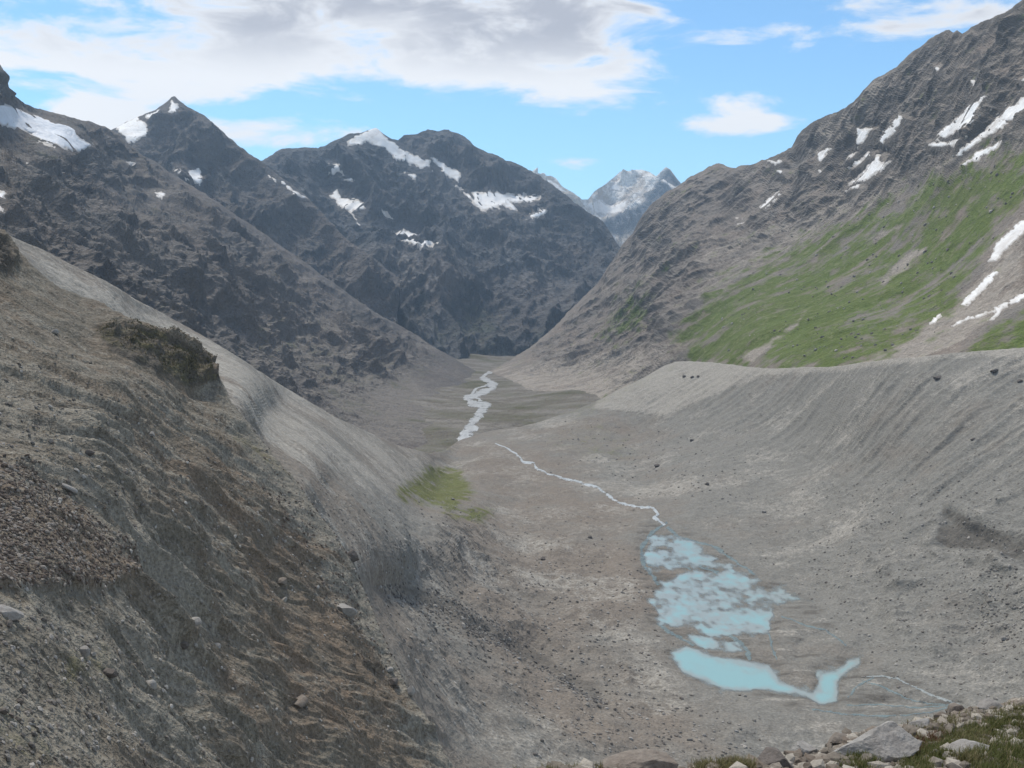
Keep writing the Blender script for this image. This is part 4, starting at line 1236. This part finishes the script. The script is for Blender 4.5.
snow(E, GLACIER, 'grey-white hanging glacier on the shoulder at the left edge', 'glacier', 'glacier', M_ice, 1.0, .9, None, 1)
LAYERS = {'E': E, 'F': F, 'G': G, 'H': H, 'D': D}
for i_, (key, poly, lab) in enumerate(SN):
    snow(LAYERS[key], poly, lab, seed=2 + i_)

# ================================================================ STONES
PHI = (1 + 5 ** .5) / 2
ICO_V = np.array([(-1, PHI, 0), (1, PHI, 0), (-1, -PHI, 0), (1, -PHI, 0), (0, -1, PHI), (0, 1, PHI), (0, -1, -PHI), (0, 1, -PHI),
                  (PHI, 0, -1), (PHI, 0, 1), (-PHI, 0, -1), (-PHI, 0, 1)], float)
ICO_V /= np.linalg.norm(ICO_V[0])
ICO_F = np.array([(0, 11, 5), (0, 5, 1), (0, 1, 7), (0, 7, 10), (0, 10, 11), (1, 5, 9), (5, 11, 4), (11, 10, 2), (10, 7, 6), (7, 1, 8),
                  (3, 9, 4), (3, 4, 2), (3, 2, 6), (3, 6, 8), (3, 8, 9), (4, 9, 5), (2, 4, 11), (6, 2, 10), (8, 6, 7), (9, 8, 1)])


def subdivide(V, F_):
    V = list(map(tuple, V))
    cache, out = {}, []

    def midp(a, b):
        k_ = (min(a, b), max(a, b))
        if k_ not in cache:
            m_ = (np.array(V[a]) + np.array(V[b])) / 2
            V.append(tuple(m_ / np.linalg.norm(m_)))
            cache[k_] = len(V) - 1
        return cache[k_]
    for a, b, c in F_:
        ab, bc, ca = midp(a, b), midp(b, c), midp(c, a)
        out += [(a, ab, ca), (b, bc, ab), (c, ca, bc), (ab, bc, ca)]
    return np.array(V), np.array(out)


S1 = subdivide(ICO_V, ICO_F)
S2 = subdivide(*S1)
S3 = subdivide(*S2)
rs = np.random.RandomState(23)


def rock_shape(base, cuts=9, depth=(.55, .9), rough=.06, seed=0):
    r_ = np.random.RandomState(seed)
    V = base[0].copy()
    for _ in range(cuts):
        n = r_.normal(size=3)
        n /= np.linalg.norm(n)
        h = r_.uniform(*depth)
        d = V @ n - h
        V -= np.maximum(d, 0)[:, None] * n
    if rough:
        V = V + V * (fbm(V * 2.2 + seed, 3, .6, seed=seed % 50) * rough * 2)[:, None]
    return V, base[1]


SMALL = [rock_shape((ICO_V, ICO_F), 5, (.55, .9), 0, s) for s in range(12)]


def rot_z(V, a):
    c, s = math.cos(a), math.sin(a)
    return np.stack([V[:, 0] * c - V[:, 1] * s, V[:, 0] * s + V[:, 1] * c, V[:, 2]], 1)


def scree(pos, nor, size, name, mat, label, cat, flat=.65, parent=None):
    """countless loose stones: one mesh"""
    Vs, Fs, off = [], [], 0
    for k_ in range(len(pos)):
        V, F_ = SMALL[rs.randint(len(SMALL))]
        sc_ = size[k_] * np.array([rs.uniform(.8, 1.4), rs.uniform(.6, 1.0), flat * rs.uniform(.6, 1.2)]) * .5
        W = rot_z(V * sc_, rs.uniform(0, 6.28))
        n = nor[k_]
        t1 = np.cross(n, (0, 1, .01))
        t1 /= np.linalg.norm(t1) + 1e-9
        t2 = np.cross(n, t1)
        W = W[:, :1] * t1 + W[:, 1:2] * t2 + W[:, 2:] * n
        Vs.append(W + pos[k_] + n * size[k_] * flat * .15)
        Fs.append(F_ + off)
        off += len(V)
    me = mesh_np(name, np.concatenate(Vs), np.concatenate(Fs), None, False)
    return link(name, me, mat, label=label, cat=cat, kind='stuff')


def scatter_px(poly, n, soften=0.0):
    P0 = np.array(poly, float)
    out = np.zeros((0, 2))
    while len(out) < n:
        c = rs.uniform(P0.min(0), P0.max(0), (n * 3, 2))
        sd = poly_sd(c[:, 0], c[:, 1], poly)
        ok = sd < rs.normal(0, soften + 1e-6, len(c))
        out = np.concatenate([out, c[ok]])
    return out[:n]


M_stone = stone_material('loose_stone', ((.20, .19, .175, 1), (.155, .135, .118, 1), (.27, .255, .235, 1)), .5)
M_chip = stone_material('brown_chips', ((.125, .098, .08, 1), (.10, .082, .07, 1), (.19, .17, .15, 1)), .12)
M_darkst = stone_material('dark_rubble', ((.10, .094, .088, 1), (.16, .15, .14, 1), (.23, .22, .205, 1)), .5)
M_boul = stone_material('pale_boulder', ((.27, .26, .245, 1), (.22, .205, .19, 1)), .12, .2)
M_boulb = stone_material('brown_boulder', ((.15, .125, .105, 1), (.19, .165, .14, 1)), .12, .25)
M_bould = stone_material('dark_boulder', ((.095, .085, .078, 1), (.125, .108, .097, 1)), .12, .25)


def scatter_on(T, poly, n, lo, hi, name, mat, label, cat='stones', soften=8, power=2.2, flat=.65):
    c = scatter_px(poly, n, soften)
    P, N = T.sample(c[:, 0], c[:, 1]), T.sample(c[:, 0], c[:, 1], T.N)
    sz = lo + (hi - lo) * rs.uniform(0, 1, n) ** power
    return scree(P, N, sz, name, mat, label, cat, flat)


scatter_on(B, chip_poly, 5600, .16, .70, 'scree', M_chip, 'bed of brown angular chips on the near left slope', soften=3, power=2.0)
scatter_on(B, [(-20, 590), (60, 590), (150, 575), (260, 560), (400, 690), (430, 768), (-20, 768)], 2600, .12, .75, 'scree', M_stone,
           'scattered grey stones low on the near left slope', soften=20, power=3.2)
scatter_on(B, [(-20, 340), (210, 395), (330, 540), (380, 640), (250, 560), (130, 530), (-20, 440)], 2400, .2, 1.0, 'scree', M_stone,
           'scattered stones high on the near left slope', soften=20, power=3.4)
scatter_on(B, [(260, 455), (300, 490), (352, 565), (400, 680), (340, 620), (280, 520)], 900, .2, 1.0, 'scree', M_chip,
           'brown rubble along the edge of the near slope', soften=8, power=2.6)
scatter_on(A, [(385, 583), (440, 592), (520, 640), (608, 694), (600, 706), (540, 668), (460, 628), (410, 606)], 1500, .4, 2.2, 'scree', M_darkst,
           'line of dark rubble in the gully under the left scree', soften=4, power=2.0)
scatter_on(A, [(380, 500), (520, 500), (640, 560), (650, 700), (760, 750), (600, 760), (420, 640)], 4600, .4, 2.4, 'scree', M_stone,
           'stones strewn over the valley floor left of the pools', soften=24, power=3.2)
scatter_on(A, [(700, 500), (900, 470), (1030, 450), (1030, 700), (900, 660), (800, 570)], 3600, .3, 2.1, 'scree', M_stone,
           'stones strewn at the foot of the right moraine', soften=24, power=3.4)
scatter_on(A, [(960, 575), (1030, 565), (1030, 640), (980, 640)], 260, .6, 2.4, 'scree', M_stone,
           'pale block field under the dark scarp at the right', soften=10, power=2.2)
scatter_on(A, [(250, 470), (380, 520), (400, 580), (340, 540)], 900, .3, 1.4, 'scree', M_stone, 'stones rolled out onto the left scree', soften=20, power=2.8)
scatter_on(A, [(540, 420), (650, 420), (760, 470), (660, 500), (540, 450)], 600, .8, 3.2, 'scree', M_darkst, 'stones on the brown humps behind the stream', soften=20, power=3)
scatter_on(D, [(690, 355), (720, 280), (850, 222), (1000, 170), (1024, 200), (985, 255), (900, 345), (760, 362)], 520, 1.2, 6.0, 'scree', M_stone,
           'pale rocks dotted over the green right slope', soften=14, power=3.2, flat=.8)
scatter_on(D, [(760, 200), (860, 150), (1024, 60), (1024, 140), (900, 200), (780, 240)], 420, 1.5, 6.0, 'scree', M_stone,
           'rocks fallen on the upper scree of the right mountain', soften=14, power=3.2, flat=.8)
lc = scatter_px([(380, 764), (700, 760), (850, 732), (1030, 697), (1030, 775), (380, 790)], 2200, 2)
LPp = on_ledge(lc[:, 0], lc[:, 1])
scree(LPp, np.tile([0, -.2, .98], (len(LPp), 1)), .04 + .34 * rs.uniform(0, 1, len(LPp)) ** 4.5, 'scree',
      stone_material('ledge_stone', ((.20, .175, .145, 1), (.155, .125, .10, 1), (.26, .235, .20, 1)), .06),
      'loose stones and rubble on the near ledge', 'stones')


def boulder(surf, px, py, wpx, label, mat, asp=(1, .8, .6), seed=1, rz=0.0, tilt=0.0, detail=None, sink=.22, group=None):
    if surf == 'ledge':
        P = on_ledge(np.array([px]), np.array([py]))[0]
    else:
        P = surf.locate(np.array([px], float), np.array([py], float))[0][0]
    wm = wpx * np.linalg.norm(P) / FPX
    wm *= .72 if surf is A else 1
    V, F_ = rock_shape(detail or S2, 12, (.5, .86), .05, seed)
    V = V - (V.max(0) + V.min(0)) / 2
    V = V / (V[:, 0].max() - V[:, 0].min())
    V[:, 1] /= (V[:, 1].max() - V[:, 1].min())
    V[:, 2] /= (V[:, 2].max() - V[:, 2].min())
    V = V * np.array(asp) * wm
    c, s = math.cos(tilt), math.sin(tilt)
    V = np.stack([V[:, 0] * c - V[:, 2] * s, V[:, 1], V[:, 0] * s + V[:, 2] * c], 1)
    V[:, 2] -= V[:, 2].min() + sink * (V[:, 2].max() - V[:, 2].min())
    me = mesh_np('boulder', rot_z(V, rz), F_, None, False)
    o = link('boulder', me, mat, label=label, cat='boulder', group=group or 'single boulders lying about the valley')
    o.location = tuple(P)
    return o


BL = [
    (B, 8, 617, 26, 'long pale slab with a dark underside at the left picture edge', M_boul, (1, .7, .42), .05, -.35),
    (B, 84, 655, 10, 'small rounded pale boulder on the greenish patch, near left', M_boul, (1, .9, 1.0), .3, 0),
    (B, 189, 630, 15, 'pale boulder alone in the middle of the near left slope', M_boul, (1, .9, .75), .8, 0),
    (B, 194, 640, 9, 'small dark boulder just below the lone pale one', M_bould, (1, .9, .8), .4, 0),
    (B, 108, 676, 18, 'dark low boulder below the greenish patch', M_bould, (1, .7, .5), .2, 0),
    (B, 150, 690, 14, 'whitish lump of rock above the left bottom corner area', M_boul, (1, .9, .9), .5, .3),
    (B, 281, 584, 11, 'brownish block with pale top on the eroded slope', M_boulb, (1, .9, .7), .9, 0),
    (B, 285, 600, 6, 'tiny bright stone on the eroded slope below the brownish block', M_boul, (1, .9, .9), .9, 0),
    (B, 346, 614, 22, 'pale oblong boulder lodged on the rim of the eroded slope', M_boul, (1, .7, .5), .2, -.35),
    (B, 352, 558, 12, 'dark block at the rim of the eroded slope', M_bould, (1, .8, 1.1), .2, .3),
    (B, 398, 681, 10, 'dark boulder at the lower end of the slope rim', M_bould, (1, .9, .9), .5, 0),
    (B, 411, 682, 8, 'upright pale stone beside the dark boulder at the slope end', M_boul, (1, .9, 1.4), .1, .2),
    (B, 392, 668, 8, 'small pale boulder on the slope rim above the two at its end', M_boul, (1, .9, .6), .1, 0),
    (B, 298, 706, 16, 'broad tan rock hump low on the brown slope', M_boulb, (1, .9, .42), 1.1, .25),
    (B, 228, 640, 7, 'small pale stone left of the reddish earth', M_boul, (1, .9, .9), .3, 0),
    (B, 54, 333, 8, 'pale stone on the upper break of the near left slope', M_boul, (1, .9, .6), .3, 0),
    (B, 150, 437, 7, 'pale stone in the rills of the upper left slope', M_boul, (1, .9, .8), .3, 0),
    (B, 70, 490, 16, 'pale flat stones heap at the upper rim of the brown chips', M_boul, (1, .6, .35), .3, -.5),
    (B, 96, 447, 9, 'dark stone above the brown chip bed', M_bould, (1, .8, .7), .3, 0),
    (A, 543, 560, 7, 'dark boulder in the middle of the valley floor', M_bould, (1, .9, .8), .3, 0),
    (A, 590, 538, 6, 'single dark boulder on the smooth floor left of the stream end', M_bould, (1, .9, .8), .3, 0),
    (A, 453, 500, 5, 'pale boulder on the yellow-green patch', M_boul, (1, .9, .8), .3, 0),
    (A, 707, 485, 6, 'dark boulder at the foot of the right moraine above the stream end', M_bould, (1, .9, .8), .3, 0),
    (A, 657, 467, 8, 'dark boulder on the slope right of the white stream', M_bould, (1, .9, .7), .3, 0),
    (A, 692, 441, 6, 'dark boulder highest above the stream on the right slope', M_bould, (1, .9, .7), .3, 0),
    (A, 764, 513, 6, 'pale boulder on the lower right moraine', M_boul, (1, .9, .7), .3, 0),
    (A, 1004, 640, 7, 'white boulder near the right edge under the block field', M_boul, (1, .9, .8), .3, 0),
    (A, 684, 377, 5, 'leftmost of three dark blocks on the pale moraine nose', M_bould, (1, .9, .8), .3, 0),
    (A, 692, 378, 5, 'middle one of three dark blocks on the pale moraine nose', M_bould, (1, .9, .8), .3, 0),
    (A, 698, 377, 4, 'rightmost of three dark blocks on the pale moraine nose', M_bould, (1, .9, .8), .3, 0),
    (A, 938, 379, 10, 'dark hollow-looking block near the top of the right moraine', M_bould, (1, .8, .5), .3, .2),
    (A, 994, 372, 10, 'dark block close under the right moraine crest', M_bould, (1, .8, .5), .3, .2),
    (A, 1020, 382, 7, 'dark block under the moraine crest at the right edge', M_bould, (1, .8, .6), .3, .2),
    (A, 973, 440, 6, 'small dark block halfway down the right moraine', M_bould, (1, .8, .6), .3, .2),
    (A, 629, 695, 6, 'pale boulder beside the end of the dark rubble line', M_boul, (1, .8, .7), .3, 0),
    ('ledge', 868, 757, 92, 'large pale sloping slab on the near ledge', M_boul, (1, .55, .34), -.1, .32),
    ('ledge', 776, 767, 30, 'dark purple-brown block at the edge of the near ledge', M_bould, (1, .9, .62), .3, 0),
    ('ledge', 640, 772, 70, 'low pinkish rock hump on the ledge, bottom centre', M_boulb, (1, .6, .28), .1, .05),
    ('ledge', 624, 762, 22, 'upright rusty stone sticking up left of the pinkish hump', M_boulb, (1, .8, .9), .4, .4),
    ('ledge', 806, 753, 26, 'angular stone between the dark block and the large slab', M_boul, (1, .8, .45), .5, -.2),
    ('ledge', 838, 742, 20, 'pinkish stone behind the large slab', M_boulb, (1, .8, .5), .2, .2),
    ('ledge', 920, 728, 22, 'pale stone on the ledge rim right of the large slab', M_boul, (1, .8, .45), .2, .1),
    ('ledge', 955, 713, 18, 'brown stone on the ledge rim before the outflow channel', M_boulb, (1, .8, .5), .6, .1),
    ('ledge', 988, 708, 20, 'pale flat stone on the ledge rim near the right edge', M_boul, (1, .8, .4), .2, .1),
    ('ledge', 965, 757, 40, 'buff rock showing between the two grass patches', M_boul, (1, .7, .3), .2, .3),
]
for i_, b in enumerate(BL):
    boulder(b[0], b[1], b[2], b[3], b[4], b[5], b[6], 200 + i_ * 7, b[7], b[8], S3 if b[3] > 24 else S2)

# ================================================================ PLANTS
def blade_material(name, c1, c2, c3):
    m = bpy.data.materials.new(name)
    m.use_nodes = True
    t = NT(m.node_tree)
    rnd = t.n('ShaderNodeNewGeometry').outputs['Random Per Island']
    c = t.mix(t.ramp(rnd, 0, .7, 0, 1, False), c1, c2)
    c = t.mix(t.ramp(rnd, .78, .9), c, c3)
    bs = t.n('ShaderNodeBsdfPrincipled', ins={'Base Color': c, 'Roughness': .7, 'Specular IOR Level': .2})
    tr = t.n('ShaderNodeBsdfTranslucent', ins={0: c})
    mx = t.n('ShaderNodeMixShader', ins={0: .3, 1: bs.outputs[0], 2: tr.outputs[0]})
    t.n('ShaderNodeOutputMaterial', ins={0: mx.outputs[0]})
    return m


def blades(pos, length, width, lean, name, mat, label, cat):
    n = len(pos)
    a = rs.uniform(0, 6.283, n)
    L = length * rs.uniform(.5, 1.25, n)
    d = np.stack([np.cos(a), np.sin(a)], 1)
    le = lean * rs.uniform(.1, 1.2, n) * L
    side = np.stack([-d[:, 1], d[:, 0], 0 * a], 1) * (width * .5)
    base = pos
    mid = pos.copy()
    mid[:, :2] += d * (le * .35)[:, None]
    mid[:, 2] += L * .55
    tip = pos.copy()
    tip[:, :2] += d * le[:, None]
    tip[:, 2] += L * .95
    V = np.stack([base - side, base + side, mid + side * .8, mid - side * .8, tip], 1).reshape(-1, 3)
    k_ = np.arange(n)[:, None] * 5
    F_ = np.concatenate([k_ + np.array([[0, 1, 2]]), k_ + np.array([[0, 2, 3]]), k_ + np.array([[3, 2, 4]])])
    me = mesh_np(name, V, F_, None, False)
    return link(name, me, mat, label=label, cat=cat, kind='stuff')


M_grass = blade_material('alpine_grass', (.075, .088, .024, 1), (.115, .122, .038, 1), (.22, .18, .09, 1))
M_dry = blade_material('dry_grass', (.17, .15, .07, 1), (.22, .19, .10, 1), (.12, .13, .04, 1))
M_heath = blade_material('red_heath', (.13, .05, .035, 1), (.10, .07, .03, 1), (.16, .09, .05, 1))


def clumped(poly, n, tuft_px, soften):
    c = scatter_px(poly, max(6, n // 45), soften)
    k_ = rs.randint(0, len(c), n)
    return c[k_] + rs.normal(0, 1, (n, 2)) * np.array([tuft_px, tuft_px * .55])


for poly, n, mat, nm, lab, cat, L_ in (
        (turf_a, 9000, M_grass, 'grass', 'strip of green alpine grass climbing the near ledge', 'grass', .16),
        (turf_b, 9000, M_grass, 'grass', 'green grass clump in the bottom right corner', 'grass', .2),
        (turf_c, 1500, M_grass, 'grass', 'small green tuft below the large pale slab', 'grass', .14),
        (turf_d, 1600, M_dry, 'grass', 'dry tuft at the bottom edge right of centre', 'grass', .14),
        ([(380, 766), (600, 763), (640, 766), (640, 775), (380, 775)], 2600, M_dry, 'grass', 'dry yellow grass along the bottom edge', 'grass', .12),
        ([(960, 735), (985, 742), (985, 765), (965, 765)], 1500, M_dry, 'grass', 'dry brownish grass beside the corner clump', 'grass', .2),
        ([(880, 730), (1024, 700), (1030, 712), (900, 742)], 1600, M_dry, 'grass', 'sparse dry grass along the rim of the ledge', 'grass', .12),
        (heath, 3000, M_heath, 'heath', 'reddish heath patch beside the grass strip', 'heath', .1)):
    c = clumped(poly, n, 4.0, 3)
    blades(on_ledge(c[:, 0], c[:, 1]), L_, .012, .7, nm, mat, lab, cat)

# low dark shrubs on the knoll of the left slope
c = clumped([(96, 325), (160, 330), (212, 362), (216, 378), (186, 382), (150, 364), (112, 346)], 2400, 4.5, 3)
P_, N_ = B.sample(c[:, 0], c[:, 1]), None
P_[:, 2] += rs.uniform(-.1, .5, len(P_))
blades(P_, .34, .26, .9, 'shrub', blade_material('dark_shrub', (.060, .062, .032, 1), (.082, .074, .045, 1), (.12, .095, .065, 1)),
       'dark low shrubs on the knoll of the left slope', 'shrub')

# ================================================================ AIR
M_haze = bpy.data.materials.new('haze')
M_haze.use_nodes = True
t = NT(M_haze.node_tree)
HAZE = 5.4e-5
vol = t.n('ShaderNodeVolumePrincipled', ins={'Color': (.54, .75, 1.0, 1), 'Density': HAZE, 'Anisotropy': 0.2})
t.n('ShaderNodeOutputMaterial', ins={'Volume': vol.outputs[0]})
zmin, zmax, ymax, xmax, ymin = 0, 0, 0, 0, 0
for o in COL.objects:
    if o.type == 'MESH':
        bb = np.array([o.matrix_world @ Vector(c_) for c_ in o.bound_box])
        zmin, zmax = min(zmin, bb[:, 2].min()), max(zmax, bb[:, 2].max())
        ymax, xmax, ymin = max(ymax, bb[:, 1].max()), max(xmax, np.abs(bb[:, 0]).max()), min(ymin, bb[:, 1].min())
hx, hy0, hy1, hz0, hz1 = xmax + 60, ymin - 400, ymax + 60, zmin - 1, zmax + 12
HV = np.array([(x, y, z) for x in (-hx, hx) for y in (hy0, hy1) for z in (hz0, hz1)])
HF = np.array([(0, 1, 3, 2), (4, 6, 7, 5), (0, 4, 5, 1), (2, 3, 7, 6), (0, 2, 6, 4), (1, 5, 7, 3)])
link('haze', mesh_np('haze', HV, HF, None, False), M_haze, label='thin bluish mountain air over the whole valley', kind='stuff')
print('tris', sum(sum(len(p.vertices) - 2 for p in o.data.polygons) for o in COL.objects if o.type == 'MESH' and len(o.data.polygons) < 30000)
      , sum(len(o.data.polygons) for o in COL.objects if o.type == 'MESH'), 'z', zmin, zmax)
